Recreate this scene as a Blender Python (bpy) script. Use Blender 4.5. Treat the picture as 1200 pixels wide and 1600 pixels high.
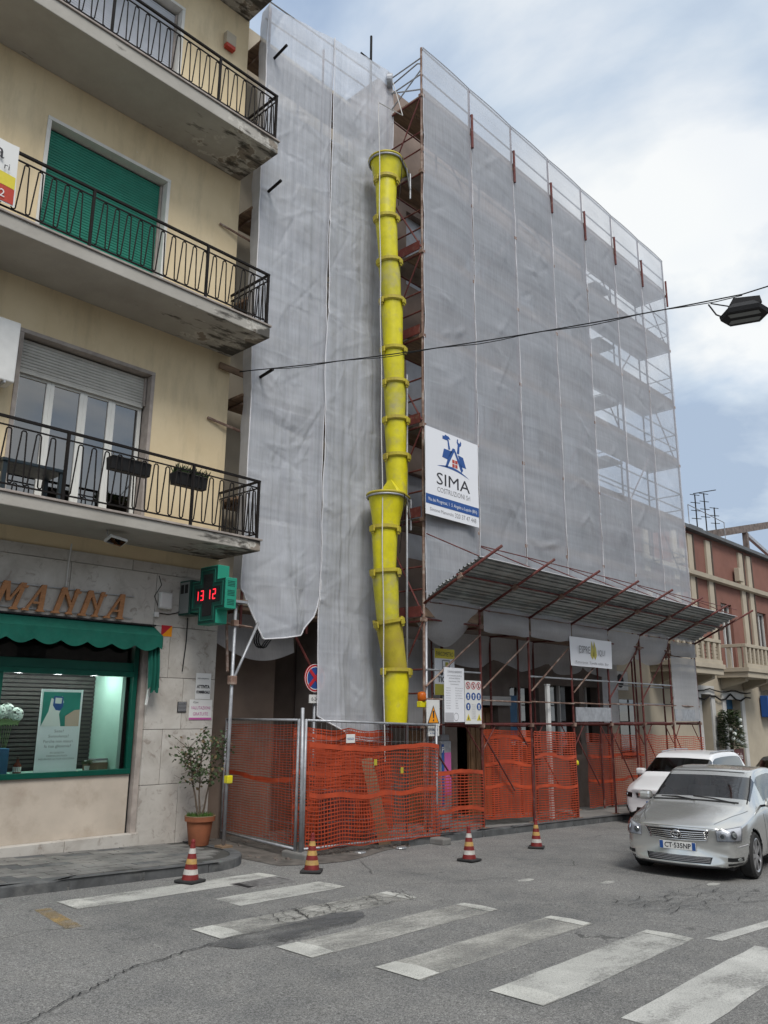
import bpy, bmesh, math, random
from mathutils import Vector, Matrix
from mathutils.bvhtree import BVHTree
random.seed(7)
R = math.radians
scene = bpy.context.scene
for o in list(bpy.data.objects): bpy.data.objects.remove(o)

# ------------------------------------------------------------------ camera
CAM_H = 2.25
PITCH, HEAD, ROLL = R(13.9), R(43.4), R(0.42)
_F = Vector((math.cos(HEAD)*math.cos(PITCH), math.sin(HEAD)*math.cos(PITCH), math.sin(PITCH)))
_R = Vector((math.sin(HEAD), -math.cos(HEAD), 0)); _U = _R.cross(_F)
_r = _R*math.cos(ROLL) + _U*math.sin(ROLL); _u = _U*math.cos(ROLL) - _R*math.sin(ROLL)
cam = bpy.data.cameras.new('camera'); camo = bpy.data.objects.new('camera', cam)
scene.collection.objects.link(camo); scene.camera = camo
camo.matrix_world = Matrix(((_r.x, _u.x, -_F.x, 0), (_r.y, _u.y, -_F.y, 0), (_r.z, _u.z, -_F.z, CAM_H), (0, 0, 0, 1)))
cam.sensor_fit = 'VERTICAL'; cam.sensor_height = 24.0; cam.lens = 1270/1600*24
cam.clip_start = 0.05; cam.clip_end = 3000
scene.render.resolution_x = 768; scene.render.resolution_y = 1024
vs = scene.view_settings
scene.display_settings.display_device = 'sRGB'
vs.view_transform = 'Standard'; vs.look = 'None'; vs.gamma = 1; vs.exposure = 0.74; vs.use_curve_mapping = False

# ------------------------------------------------------------------ sky
SUN_EL, SUN_AZ = R(52), R(-118)          # azimuth of the sun measured from +X towards +Y
w = bpy.data.worlds.new('World'); scene.world = w; w.use_nodes = True
nt = w.node_tree; nt.nodes.clear()
def N(t, typ, **k):
    n = t.nodes.new(typ)
    for a, b in k.items():
        if a.startswith('i_'):
            key = a[2:]; key = int(key) if key.isdigit() else key
            n.inputs[key].default_value = b
        else: setattr(n, a, b)
    return n
def L(t, a, b): t.links.new(a, b)
sky = N(nt, 'ShaderNodeTexSky', sky_type='NISHITA', sun_disc=False, sun_elevation=SUN_EL, sun_rotation=R(90)-SUN_AZ, air_density=1.2, dust_density=2.0)
bg1 = N(nt, 'ShaderNodeBackground', i_Strength=0.15); L(nt, sky.outputs[0], bg1.inputs[0])
tc = N(nt, 'ShaderNodeTexCoord'); sx = N(nt, 'ShaderNodeSeparateXYZ'); L(nt, tc.outputs['Generated'], sx.inputs[0])
zz = N(nt, 'ShaderNodeMath', operation='MAXIMUM', i_1=0.0); L(nt, sx.outputs[2], zz.inputs[0])
za = N(nt, 'ShaderNodeMath', operation='ADD', i_1=0.22); L(nt, zz.outputs[0], za.inputs[0])
dx = N(nt, 'ShaderNodeMath', operation='DIVIDE'); L(nt, sx.outputs[0], dx.inputs[0]); L(nt, za.outputs[0], dx.inputs[1])
dy = N(nt, 'ShaderNodeMath', operation='DIVIDE'); L(nt, sx.outputs[1], dy.inputs[0]); L(nt, za.outputs[0], dy.inputs[1])
cx = N(nt, 'ShaderNodeCombineXYZ'); L(nt, dx.outputs[0], cx.inputs[0]); L(nt, dy.outputs[0], cx.inputs[1])
n1 = N(nt, 'ShaderNodeTexNoise', i_Scale=1.9, i_Detail=7.0, i_Roughness=0.52, i_Distortion=0.35); mp0 = N(nt, 'ShaderNodeVectorMath', operation='ADD'); mp0.inputs[1].default_value = (1.37, 2.11, .7); L(nt, cx.outputs[0], mp0.inputs[0]); L(nt, mp0.outputs[0], n1.inputs['Vector'])
n2 = N(nt, 'ShaderNodeTexNoise', i_Scale=0.9, i_Detail=4.0, i_Roughness=0.5); 
mp = N(nt, 'ShaderNodeVectorMath', operation='ADD'); mp.inputs[1].default_value = (7.3, 2.1, 4.0); L(nt, cx.outputs[0], mp.inputs[0]); L(nt, mp.outputs[0], n2.inputs['Vector'])
rc = N(nt, 'ShaderNodeValToRGB'); L(nt, n1.outputs[0], rc.inputs[0])
e = rc.color_ramp.elements; e[0].position = .39; e[0].color = (.32, .395, .505, 1); e[1].position = .59; e[1].color = (.72, .735, .735, 1)
e2 = e.new(.475); e2.color = (.46, .53, .61, 1)
bg2 = N(nt, 'ShaderNodeBackground', i_Strength=0.80); L(nt, rc.outputs[0], bg2.inputs[0])
rm = N(nt, 'ShaderNodeValToRGB'); L(nt, n2.outputs[0], rm.inputs[0])
e = rm.color_ramp.elements; e[0].position = .36; e[0].color = (.62,)*3+(1,); e[1].position = .52; e[1].color = (.97,)*3+(1,)
mx = N(nt, 'ShaderNodeMixShader'); L(nt, rm.outputs[0], mx.inputs[0]); L(nt, bg1.outputs[0], mx.inputs[1]); L(nt, bg2.outputs[0], mx.inputs[2])
wo = N(nt, 'ShaderNodeOutputWorld'); L(nt, mx.outputs[0], wo.inputs[0])
sd = bpy.data.lights.new('sun', 'SUN'); sd.energy = 1.4; sd.angle = R(22); sd.color = (1, .97, .92)
so = bpy.data.objects.new('sun', sd); scene.collection.objects.link(so)
_sd = Vector((math.cos(SUN_EL)*math.cos(SUN_AZ), math.cos(SUN_EL)*math.sin(SUN_AZ), math.sin(SUN_EL)))
so.rotation_euler = _sd.to_track_quat('Z', 'Y').to_euler(); so.location = _sd*60

# ------------------------------------------------------------------ mesh helpers
WL = {}
def wl(o): return WL.get(o.name, Vector((0, 0, 0)))
def link(o, parent=None):
    scene.collection.objects.link(o)
    if parent is not None: o.parent = parent
def tag(o, label, cat, group=None):
    o['label'] = label; o['category'] = cat
    if group: o['group'] = group
    return o
def thing(name, loc, label, cat, group=None):
    o = bpy.data.objects.new(name, None); link(o); o.location = loc; o.empty_display_size = .2
    WL[o.name] = Vector(loc); return tag(o, label, cat, group)
def struct(o, kind='structure'): o['kind'] = kind; return o

class MB:
    def __init__(s): s.v = []; s.f = []
    def add(s, vs, fs):
        b = len(s.v); s.v += [tuple(v) for v in vs]; s.f += [tuple(b+i for i in f) for f in fs]; return s
    def box(s, x0, x1, y0, y1, z0, z1):
        return s.add([(x0,y0,z0),(x1,y0,z0),(x1,y1,z0),(x0,y1,z0),(x0,y0,z1),(x1,y0,z1),(x1,y1,z1),(x0,y1,z1)],
                     [(0,3,2,1),(4,5,6,7),(0,1,5,4),(1,2,6,5),(2,3,7,6),(3,0,4,7)])
    def obox(s, c, a, b, d):      # centre + three half axes
        c, a, b, d = map(Vector, (c, a, b, d)); P = []
        for k in (-1, 1):
            for i, j in ((-1,-1),(1,-1),(1,1),(-1,1)): P.append(c+a*i+b*j+d*k)
        return s.add(P, [(0,3,2,1),(4,5,6,7),(0,1,5,4),(1,2,6,5),(2,3,7,6),(3,0,4,7)])
    def bar(s, p, q, w, h=None, up=(0,0,1)):
        p, q = Vector(p), Vector(q); h = h or w; d = q-p; u = Vector(up)
        if abs(d.normalized().dot(u)) > .98: u = Vector((0, 1, 0))
        a = d.cross(u).normalized(); b = a.cross(d).normalized()
        return s.obox((p+q)/2, a*w/2, b*h/2, d/2)
    def cyl(s, p, q, r, n=8, r2=None, caps=True):
        p, q = Vector(p), Vector(q); d = (q-p).normalized(); u = Vector((0,0,1)) if abs(d.z) < .9 else Vector((1,0,0))
        a = d.cross(u).normalized(); b = d.cross(a); r2 = r if r2 is None else r2; P = []
        for c, rr in ((p, r), (q, r2)):
            for i in range(n):
                t = 2*math.pi*i/n; P.append(c+(a*math.cos(t)+b*math.sin(t))*rr)
        F = [(i, n+i, n+(i+1) % n, (i+1) % n) for i in range(n)]
        if caps: F += [tuple(range(n)), tuple(range(2*n-1, n-1, -1))]
        return s.add(P, F)
    def tube(s, pts, r, n=6, closed=False):
        pts = [Vector(p) for p in pts]; m = len(pts); P = []; last = None
        for k, p in enumerate(pts):
            if closed: d = pts[(k+1) % m]-pts[k-1]
            else: d = pts[min(k+1, m-1)]-pts[max(k-1, 0)]
            d.normalize()
            if last is None:
                u = Vector((0,0,1)) if abs(d.z) < .9 else Vector((1,0,0)); a = d.cross(u).normalized()
            else:
                a = (last-d*last.dot(d))
                if a.length < 1e-5: a = d.cross(Vector((.3,.5,.8)))
                a.normalize()
            last = a; b = d.cross(a); rr = r[k] if isinstance(r, (list, tuple)) else r
            for i in range(n):
                t = 2*math.pi*i/n; P.append(p+(a*math.cos(t)+b*math.sin(t))*rr)
        F = []
        for k in range(m if closed else m-1):
            k2 = (k+1) % m
            for i in range(n): F.append((k*n+i, k*n+(i+1) % n, k2*n+(i+1) % n, k2*n+i))
        if not closed: F += [tuple(range(n-1, -1, -1)), tuple(range((m-1)*n, m*n))]
        return s.add(P, F)
    def poly(s, pts): return s.add(pts, [tuple(range(len(pts)))])
    def prism(s, pts, O, u, v, w):   # 2-D outline in the u,v plane, extruded by vector w
        O, u, v, w = map(Vector, (O, u, v, w)); n = len(pts)
        A = [O+u*a+v*b for a, b in pts]; B = [p+w for p in A]
        return s.add(A+B, [tuple(range(n)), tuple(range(2*n-1, n-1, -1))]+[(i, n+i, n+(i+1) % n, (i+1) % n) for i in range(n)])
    def grid(s, fn, nu, nv, close_u=False):
        P = [fn(i/nu, j/nv) for j in range(nv+1) for i in range(nu+1)]
        return s.add(P, [(j*(nu+1)+i, j*(nu+1)+i+1, (j+1)*(nu+1)+i+1, (j+1)*(nu+1)+i) for j in range(nv) for i in range(nu)])
    def lathe(s, prof, O, n=16, cap=True):
        O = Vector(O); P = []
        for r, z in prof:
            for i in range(n):
                t = 2*math.pi*i/n; P.append(O+Vector((r*math.cos(t), r*math.sin(t), z)))
        m = len(prof); F = [(k*n+i, k*n+(i+1) % n, (k+1)*n+(i+1) % n, (k+1)*n+i) for k in range(m-1) for i in range(n)]
        if cap: F += [tuple(range(n-1, -1, -1)), tuple(range((m-1)*n, m*n))]
        return s.add(P, F)
    def mesh(s, name, mat, smooth=False, off=(0,0,0), recalc=False):
        ox, oy, oz = off; me = bpy.data.meshes.new(name)
        me.from_pydata([(x-ox, y-oy, z-oz) for x, y, z in s.v], [], s.f)
        if recalc:
            bm = bmesh.new(); bm.from_mesh(me); bmesh.ops.recalc_face_normals(bm, faces=bm.faces); bm.to_mesh(me); bm.free()
        if mat: me.materials.append(mat)
        if smooth:
            me.polygons.foreach_set('use_smooth', [True]*len(me.polygons))
        me.update(); return me
    def build(s, name, mat, parent=None, smooth=False, bevel=0, label=None, cat=None, group=None, recalc=False, angle=None):
        if parent is not None: off = wl(parent)
        else:
            xs, ys, zs = zip(*s.v); off = Vector(((min(xs)+max(xs))/2, (min(ys)+max(ys))/2, min(zs)))
        me = s.mesh(name, mat, smooth, off, recalc)
        o = bpy.data.objects.new(name, me); link(o, parent)
        if parent is None: o.location = off; WL[o.name] = Vector(off)
        else: WL[o.name] = Vector(off)
        if bevel:
            b = o.modifiers.new('bevel', 'BEVEL'); b.width = bevel; b.segments = 2; b.limit_method = 'ANGLE'; b.angle_limit = R(40)
        if smooth and angle:
            try: me.set_sharp_from_angle(angle=R(angle))
            except Exception: pass
        if label: tag(o, label, cat, group)
        return o
def put(me, name, parent, loc, rot=(0,0,0), scale=None):
    o = bpy.data.objects.new(name, me); link(o, parent); o.location = Vector(loc)-wl(parent) if parent else loc
    o.rotation_euler = rot
    if scale: o.scale = scale
    WL[o.name] = Vector(loc); return o
def part(name, mat, parent, f, **k):
    m = MB(); f(m); return m.build(name, mat, parent, **k)

_txt = {}
def text_faces(body, size, extrude=0.0, align='CENTER', shear=0.0, xs=1.0, res=2, bold=0.0):
    cu = bpy.data.curves.new('t', 'FONT'); cu.body = body; cu.size = size; cu.align_x = align; cu.extrude = extrude; cu.resolution_u = res; cu.shear = shear; cu.offset = bold
    o = bpy.data.objects.new('t', cu); scene.collection.objects.link(o)
    dg = bpy.context.evaluated_depsgraph_get(); me = bpy.data.meshes.new_from_object(o.evaluated_get(dg))
    V = [(v.co.x*xs, v.co.y, v.co.z) for v in me.vertices]; F = [tuple(p.vertices) for p in me.polygons]
    bpy.data.objects.remove(o); bpy.data.curves.remove(cu); bpy.data.meshes.remove(me)
    return V, F
def add_text(mb, body, size, O, u, v, align='CENTER', xs=1.0, shear=0.0, width=None, extrude=0.0, bold=0.0):
    V, F = text_faces(body, size, extrude, align, shear, xs, bold=bold)
    if not V: return
    if width:
        x0 = min(p[0] for p in V); x1 = max(p[0] for p in V); k = width/max(x1-x0, 1e-6); V = [(p[0]*k, p[1], p[2]) for p in V]
    O, u, v = Vector(O), Vector(u), Vector(v); n = u.cross(v)
    mb.add([O+u*a+v*b+n*c for a, b, c in V], F)

# ------------------------------------------------------------------ materials
MATS = {}
def newmat(name):
    m = bpy.data.materials.new(name); m.use_nodes = True; t = m.node_tree; t.nodes.clear()
    out = N(t, 'ShaderNodeOutputMaterial'); MATS[name] = m; return m, t, out
def C4(c): return (c[0], c[1], c[2], 1)
def mul(c, k): return tuple(min(1, x*k) for x in c)
def pos(t, sc=(1,1,1)):
    g = N(t, 'ShaderNodeNewGeometry'); m = N(t, 'ShaderNodeVectorMath', operation='MULTIPLY'); m.inputs[1].default_value = sc
    L(t, g.outputs['Position'], m.inputs[0]); return m.outputs[0]
def noise(t, vec, scale, detail=4, rough=.55, dist=0):
    n = N(t, 'ShaderNodeTexNoise', i_Scale=scale, i_Detail=float(detail), i_Roughness=rough, i_Distortion=dist); L(t, vec, n.inputs['Vector']); return n.outputs[0]
def ramp(t, fac, stops):
    r = N(t, 'ShaderNodeValToRGB'); L(t, fac, r.inputs[0]); e = r.color_ramp.elements
    while len(e) < len(stops): e.new(.5)
    for el, (p, c) in zip(e, stops): el.position = p; el.color = C4(c) if not isinstance(c, (int, float)) else (c, c, c, 1)
    return r.outputs[0]
def mixc(t, fac, a, b):
    m = N(t, 'ShaderNodeMix', data_type='RGBA')
    for s, v in ((m.inputs[0], fac), (m.inputs[6], a), (m.inputs[7], b)):
        if isinstance(v, (int, float)): s.default_value = v
        elif isinstance(v, tuple): s.default_value = C4(v)
        else: L(t, v, s)
    return m.outputs[2]
def bump(t, h, strength=.3, dist=.01):
    b = N(t, 'ShaderNodeBump', i_Strength=strength, i_Distance=dist); L(t, h, b.inputs['Height']); return b.outputs[0]
def mat(name, col, rough=.75, metal=0., var=.12, vs=3., stain=None, bmp=0., bs=60., spec=.35, sc=(1,1,1), coat=0.):
    m, t, out = newmat(name); p = pos(t, sc)
    b = N(t, 'ShaderNodeBsdfPrincipled', i_Metallic=metal); b.inputs['Specular IOR Level'].default_value = spec
    b.inputs['Coat Weight'].default_value = coat
    c = ramp(t, noise(t, p, vs), [(.3, mul(col, 1-var)), (.7, mul(col, 1+var))])
    if stain:
        sc_, s, lo, hi = stain[:4]; c = mixc(t, ramp(t, noise(t, p, s, 6, .65), [(lo, 0), (hi, 1)]), c, sc_)
    L(t, c, b.inputs['Base Color'])
    L(t, ramp(t, noise(t, p, vs*3), [(.3, max(0, rough-.08)), (.7, min(1, rough+.08))]), b.inputs['Roughness'])
    if bmp: L(t, bump(t, noise(t, p, bs, 3), bmp), b.inputs['Normal'])
    L(t, b.outputs[0], out.inputs[0]); return m
def flat(name, col, rough=.6, emit=0., spec=.3):
    m, t, out = newmat(name); b = N(t, 'ShaderNodeBsdfPrincipled', i_Roughness=rough)
    b.inputs['Base Color'].default_value = C4(col); b.inputs['Specular IOR Level'].default_value = spec
    if emit: b.inputs['Emission Color'].default_value = C4(col); b.inputs['Emission Strength'].default_value = emit
    L(t, b.outputs[0], out.inputs[0]); return m
def glass(name, tint=(.9,.95,.93), through=.85, rough=.02, ior=1.5):
    m, t, out = newmat(name); fr = N(t, 'ShaderNodeFresnel', i_IOR=ior)
    tr = N(t, 'ShaderNodeBsdfTransparent'); tr.inputs[0].default_value = C4(mul(tint, through))
    gl = N(t, 'ShaderNodeBsdfGlossy', i_Roughness=rough); gl.inputs[0].default_value = (1,1,1,1)
    mx = N(t, 'ShaderNodeMixShader'); L(t, fr.outputs[0], mx.inputs[0]); L(t, tr.outputs[0], mx.inputs[1]); L(t, gl.outputs[0], mx.inputs[2])
    L(t, mx.outputs[0], out.inputs[0]); return m
def netmat(name, col, see, weave=90., seam_bright=.0):
    m, t, out = newmat(name); p = pos(t)
    wv = N(t, 'ShaderNodeVectorMath', operation='MULTIPLY'); wv.inputs[1].default_value = (34., 34., .30); L(t, p, wv.inputs[0])
    th = noise(t, wv.outputs[0], 1.0, 3, .7)
    wh = N(t, 'ShaderNodeVectorMath', operation='MULTIPLY'); wh.inputs[1].default_value = (.25, .25, 5.); L(t, p, wh.inputs[0])
    t2 = noise(t, wh.outputs[0], 1.0, 2, .6); big = noise(t, p, .55, 4, .6)
    a = N(t, 'ShaderNodeMath', operation='ADD'); L(t, th, a.inputs[0]); L(t, t2, a.inputs[1])
    a2 = N(t, 'ShaderNodeMath', operation='ADD'); L(t, a.outputs[0], a2.inputs[0]); L(t, big, a2.inputs[1])
    mr = N(t, 'ShaderNodeMapRange'); mr.inputs[1].default_value = 1.0; mr.inputs[2].default_value = 2.0; mr.inputs[3].default_value = see-.14; mr.inputs[4].default_value = see+.14; L(t, a2.outputs[0], mr.inputs[0])
    c = ramp(t, big, [(.3, mul(col, .86)), (.7, mul(col, 1.08))])
    df = N(t, 'ShaderNodeBsdfPrincipled', i_Roughness=.55); df.inputs['Specular IOR Level'].default_value = .25; L(t, c, df.inputs['Base Color'])
    tl = N(t, 'ShaderNodeBsdfTranslucent'); L(t, c, tl.inputs[0])
    fine = noise(t, pos(t, (1.4, 1.4, 3.2)), 4.5, 6, .62, 1.6); s = N(t, 'ShaderNodeSeparateXYZ'); L(t, p, s.inputs[0]); prev = fine
    for ax, per in ((2, 1.13), (0, .86)):
        wb = N(t, 'ShaderNodeMath', operation='MULTIPLY_ADD', i_1=.10); L(t, big, wb.inputs[0]); L(t, s.outputs[ax], wb.inputs[2])
        md = N(t, 'ShaderNodeMath', operation='PINGPONG', i_1=per/2); L(t, wb.outputs[0], md.inputs[0]); cr = ramp(t, md.outputs[0], [(.0, .55), (.035, 0)])
        ad = N(t, 'ShaderNodeMath', operation='ADD'); L(t, prev, ad.inputs[0]); L(t, cr, ad.inputs[1]); prev = ad.outputs[0]
    L(t, bump(t, prev, .30, .014), df.inputs['Normal'])
    m1 = N(t, 'ShaderNodeMixShader', i_0=.3); L(t, df.outputs[0], m1.inputs[1]); L(t, tl.outputs[0], m1.inputs[2])
    tr = N(t, 'ShaderNodeBsdfTransparent'); tr.inputs[0].default_value = (1,1,1,1)
    m2 = N(t, 'ShaderNodeMixShader'); L(t, mr.outputs[0], m2.inputs[0]); L(t, m1.outputs[0], m2.inputs[1]); L(t, tr.outputs[0], m2.inputs[2])
    L(t, m2.outputs[0], out.inputs[0]); return m

def asphalt():
    m, t, out = newmat('asphalt'); p = pos(t); b = N(t, 'ShaderNodeBsdfPrincipled', i_Roughness=.92); b.inputs['Specular IOR Level'].default_value = .25
    big = noise(t, p, .45, 5, .6); mid = noise(t, p, 3.2, 6, .6); fine = noise(t, p, 95, 3, .7); grit = noise(t, p, 38, 3, .8)
    c = ramp(t, big, [(.3, (.112, .114, .113)), (.5, (.155, .155, .151)), (.70, (.195, .193, .186))])
    c = mixc(t, ramp(t, mid, [(.35, .0), (.75, .55)]), c, (.225, .22, .206))
    sp = ramp(t, fine, [(.34, .42), (.5, 1.0), (.66, 1.7)]); mm = N(t, 'ShaderNodeMix', data_type='RGBA', blend_type='MULTIPLY', i_0=1.0); L(t, c, mm.inputs[6]); L(t, sp, mm.inputs[7])
    sp2 = ramp(t, grit, [(.3, .55), (.5, 1.), (.7, 1.42)]); m3 = N(t, 'ShaderNodeMix', data_type='RGBA', blend_type='MULTIPLY', i_0=1.0); L(t, mm.outputs[2], m3.inputs[6]); L(t, sp2, m3.inputs[7])
    # dark pits and hairline cracks
    pit = ramp(t, noise(t, pos(t, (1, 1.7, 1)), 5.5, 7, .75), [(.655, 0), (.70, 1)])
    cc = mixc(t, pit, m3.outputs[2], (.05, .05, .05))
    wob = noise(t, p, 1.2, 4, .6); wv = N(t, 'ShaderNodeVectorMath', operation='MULTIPLY_ADD'); wv.inputs[1].default_value = (1.1,)*3
    cb = N(t, 'ShaderNodeCombineXYZ'); L(t, wob, cb.inputs[0]); L(t, wob, cb.inputs[1]); L(t, cb.outputs[0], wv.inputs[0]); L(t, p, wv.inputs[2])
    vo = N(t, 'ShaderNodeTexVoronoi', feature='DISTANCE_TO_EDGE', i_Scale=.42); L(t, wv.outputs[0], vo.inputs['Vector'])
    ck = ramp(t, vo.outputs['Distance'], [(.002, 1), (.008, 0)]); gate = ramp(t, noise(t, p, .6, 4), [(.52, 0), (.62, .7)])
    ml = N(t, 'ShaderNodeMath', operation='MULTIPLY'); L(t, ck, ml.inputs[0]); L(t, gate, ml.inputs[1])
    cc = mixc(t, ml.outputs[0], cc, (.035, .035, .035))
    L(t, cc, b.inputs['Base Color']); L(t, bump(t, fine, .5, .006), b.inputs['Normal']); L(t, b.outputs[0], out.inputs[0]); return m
def roadpaint(name, lo, hi, col=(.58, .58, .55)):
    m, t, out = newmat(name); p = pos(t); b = N(t, 'ShaderNodeBsdfPrincipled', i_Roughness=.85)
    f = noise(t, p, 34, 5, .75); g = noise(t, pos(t, (.7, 1.5, 1)), 1.6, 5, .6)
    a = N(t, 'ShaderNodeMath', operation='MULTIPLY_ADD', i_1=.45); L(t, f, a.inputs[0]); L(t, g, a.inputs[2])
    c = ramp(t, noise(t, p, 2.3, 5), [(.3, mul(col, .72)), (.7, col)])
    sp = ramp(t, noise(t, p, 95, 3, .7), [(.36, .62), (.5, 1.0), (.64, 1.15)]); mm = N(t, 'ShaderNodeMix', data_type='RGBA', blend_type='MULTIPLY', i_0=1.0); L(t, c, mm.inputs[6]); L(t, sp, mm.inputs[7])
    L(t, mm.outputs[2], b.inputs['Base Color'])
    tr = N(t, 'ShaderNodeBsdfTransparent'); mx = N(t, 'ShaderNodeMixShader')
    L(t, ramp(t, a.outputs[0], [(lo, 0), (hi, 1)]), mx.inputs[0]); L(t, tr.outputs[0], mx.inputs[1]); L(t, b.outputs[0], mx.inputs[2]); L(t, mx.outputs[0], out.inputs[0]); return m
def plaster():
    m, t, out = newmat('yellow_plaster'); p = pos(t); b = N(t, 'ShaderNodeBsdfPrincipled', i_Roughness=.92); b.inputs['Specular IOR Level'].default_value = .2
    c = ramp(t, noise(t, p, 1.1, 6, .6), [(.3, (.615, .495, .31)), (.7, (.70, .58, .385))])
    c = mixc(t, ramp(t, noise(t, pos(t, (2.2, 2.2, .45)), 1.6, 6, .65), [(.50, 0), (.76, .55)]), c, (.40, .33, .22))
    c = mixc(t, ramp(t, noise(t, p, 4.5, 8, .7), [(.66, 0), (.72, .55)]), c, (.66, .60, .48))
    L(t, c, b.inputs['Base Color']); L(t, bump(t, noise(t, p, 70, 4), .25, .004), b.inputs['Normal']); L(t, b.outputs[0], out.inputs[0]); return m
def slabconc():
    m, t, out = newmat('balcony_concrete'); p = pos(t); b = N(t, 'ShaderNodeBsdfPrincipled', i_Roughness=.95); b.inputs['Specular IOR Level'].default_value = .15
    c = ramp(t, noise(t, p, .9, 6, .6), [(.3, (.32, .30, .265)), (.7, (.43, .41, .37))])
    # damp, flaking concrete towards the exposed end of the slab
    s = N(t, 'ShaderNodeSeparateXYZ'); L(t, p, s.inputs[0]); mr = N(t, 'ShaderNodeMapRange'); mr.inputs[1].default_value = 6.3; mr.inputs[2].default_value = 8.4; mr.inputs[3].default_value = -.12; mr.inputs[4].default_value = .13; L(t, s.outputs[0], mr.inputs[0])
    a = N(t, 'ShaderNodeMath', operation='ADD'); L(t, noise(t, p, 2.6, 7, .62), a.inputs[0]); L(t, mr.outputs[0], a.inputs[1])
    c = mixc(t, ramp(t, a.outputs[0], [(.57, 0), (.60, .9)]), c, (.50, .48, .43))
    c = mixc(t, ramp(t, a.outputs[0], [(.62, 0), (.65, .9)]), c, (.22, .185, .15))
    a2 = N(t, 'ShaderNodeMath', operation='ADD'); L(t, noise(t, pos(t, (1, 3, 3)), 2.1, 6, .6), a2.inputs[0]); L(t, mr.outputs[0], a2.inputs[1])
    c = mixc(t, ramp(t, a2.outputs[0], [(.55, 0), (.66, .9)]), c, (.06, .056, .05))
    L(t, c, b.inputs['Base Color']); L(t, bump(t, a.outputs[0], .5, .03), b.inputs['Normal']); L(t, b.outputs[0], out.inputs[0]); return m
def marble():
    m, t, out = newmat('travertine'); p = pos(t); b = N(t, 'ShaderNodeBsdfPrincipled', i_Roughness=.6)
    oi = N(t, 'ShaderNodeObjectInfo'); of = N(t, 'ShaderNodeVectorMath', operation='MULTIPLY_ADD'); of.inputs[1].default_value = (9,)*3
    cb = N(t, 'ShaderNodeCombineXYZ'); 
    for i in range(3): L(t, oi.outputs['Random'], cb.inputs[i])
    L(t, cb.outputs[0], of.inputs[0]); L(t, p, of.inputs[2]); q = of.outputs[0]
    c = ramp(t, noise(t, q, 1.8, 7, .62, .6), [(.28, (.34, .31, .275)), (.5, (.46, .435, .395)), (.75, (.55, .53, .49))])
    c = mixc(t, ramp(t, noise(t, q, 5.5, 7, .7, 1.0), [(.55, 0), (.66, .8)]), c, (.25, .215, .185))
    L(t, c, b.inputs['Base Color']); L(t, b.outputs[0], out.inputs[0]); return m
def carpaint(name, col, metal=.6, rough=.28):
    m, t, out = newmat(name); b = N(t, 'ShaderNodeBsdfPrincipled', i_Metallic=metal, i_Roughness=rough); b.inputs['Base Color'].default_value = C4(col)
    b.inputs['Coat Weight'].default_value = .6; b.inputs['Coat Roughness'].default_value = .06
    p = pos(t); L(t, ramp(t, noise(t, p, 3, 4), [(.3, rough-.03), (.7, rough+.08)]), b.inputs['Roughness'])
    L(t, b.outputs[0], out.inputs[0]); return m

asphalt(); plaster(); slabconc(); marble()
roadpaint('paint_good', .40, .72, (.52, .52, .49)); roadpaint('paint_worn', .47, .82, (.44, .435, .40)); roadpaint('paint_mid', .43, .76, (.46, .46, .43)); roadpaint('paint_fresh', .40, .72, (.54, .54, .50)); roadpaint('paint_faint', .52, .90, (.42, .415, .38)); roadpaint('paint_yellow', .55, .95, (.40, .27, .10))
roadpaint('patch_asphalt', .62, .92, (.10, .102, .105))
mat('paver', (.145, .143, .136), .9, var=.35, vs=2.5, stain=((.25, .24, .22), 1.4, .5, .75), bmp=.3, bs=50)
mat('joint', (.055, .054, .05), .95); mat('kerb_stone', (.085, .088, .09), .85, var=.3, vs=5, stain=((.16, .16, .155), 2.2, .52, .72), bmp=.4, bs=40)
mat('sidewalk_conc', (.19, .185, .175), .93, var=.25, vs=2, bmp=.3, bs=50)
mat('dirt', (.105, .095, .085), .95, var=.4, vs=4, bmp=.8, bs=30)
mat('iron', (.010, .008, .0075), .72, var=.3, vs=8, spec=.2)
mat('white_trim', (.62, .61, .57), .6, var=.08)
mat('stone_trim', (.33, .29, .26), .8, var=.2, vs=6)
mat('green_shutter', (.015, .185, .125), .45, var=.1, vs=5)
mat('grey_shutter', (.46, .45, .41), .5, var=.1, vs=5)
mat('white_shutter', (.48, .50, .54), .5, var=.08, vs=5)
mat('pvc', (.66, .66, .62), .4, var=.05)
mat('slat_dark', (.055, .05, .048), .7, var=.2); mat('curtain', (.16, .13, .125), .8, var=.2, vs=3)
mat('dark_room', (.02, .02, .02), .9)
mat('green_frame', (.0, .06, .04), .4, var=.15, vs=5)
mat('green_fabric', (.003, .085, .06), .85, var=.12, vs=5)
mat('mint', (.38, .58, .50), .6, var=.05)
mat('beige_panel', (.47, .41, .34), .6, var=.14, vs=1.6, stain=((.36, .30, .24), 2.0, .5, .75))
mat('wood_letter', (.36, .165, .07), .55, var=.18, vs=14, sc=(1,1,4))
mat('white_plastic', (.62, .62, .60), .45, var=.06, vs=6)
mat('grey_metal', (.36, .37, .38), .45, metal=.6, var=.15, vs=7)
mat('wire', (.20, .205, .21), .5, metal=.4); mat('galv', (.36, .37, .39), .5, metal=.5, var=.2, vs=9)
mat('red_steel', (.115, .028, .024), .6, var=.35, vs=6, stain=((.22, .14, .11), 7, .56, .72))
mat('rust_steel', (.20, .125, .095), .75, var=.35, vs=5, stain=((.36, .31, .27), 5, .5, .68))
mat('plank', (.20, .135, .09), .85, var=.35, vs=4, sc=(.6, 3, 3), bmp=.2)
mat('steel_deck', (.21, .175, .15), .7, var=.3, vs=4)
mat('corrugated', (.30, .315, .305), .55, metal=.1, var=.25, vs=3, stain=((.30, .27, .24), 2.2, .50, .75))
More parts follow.
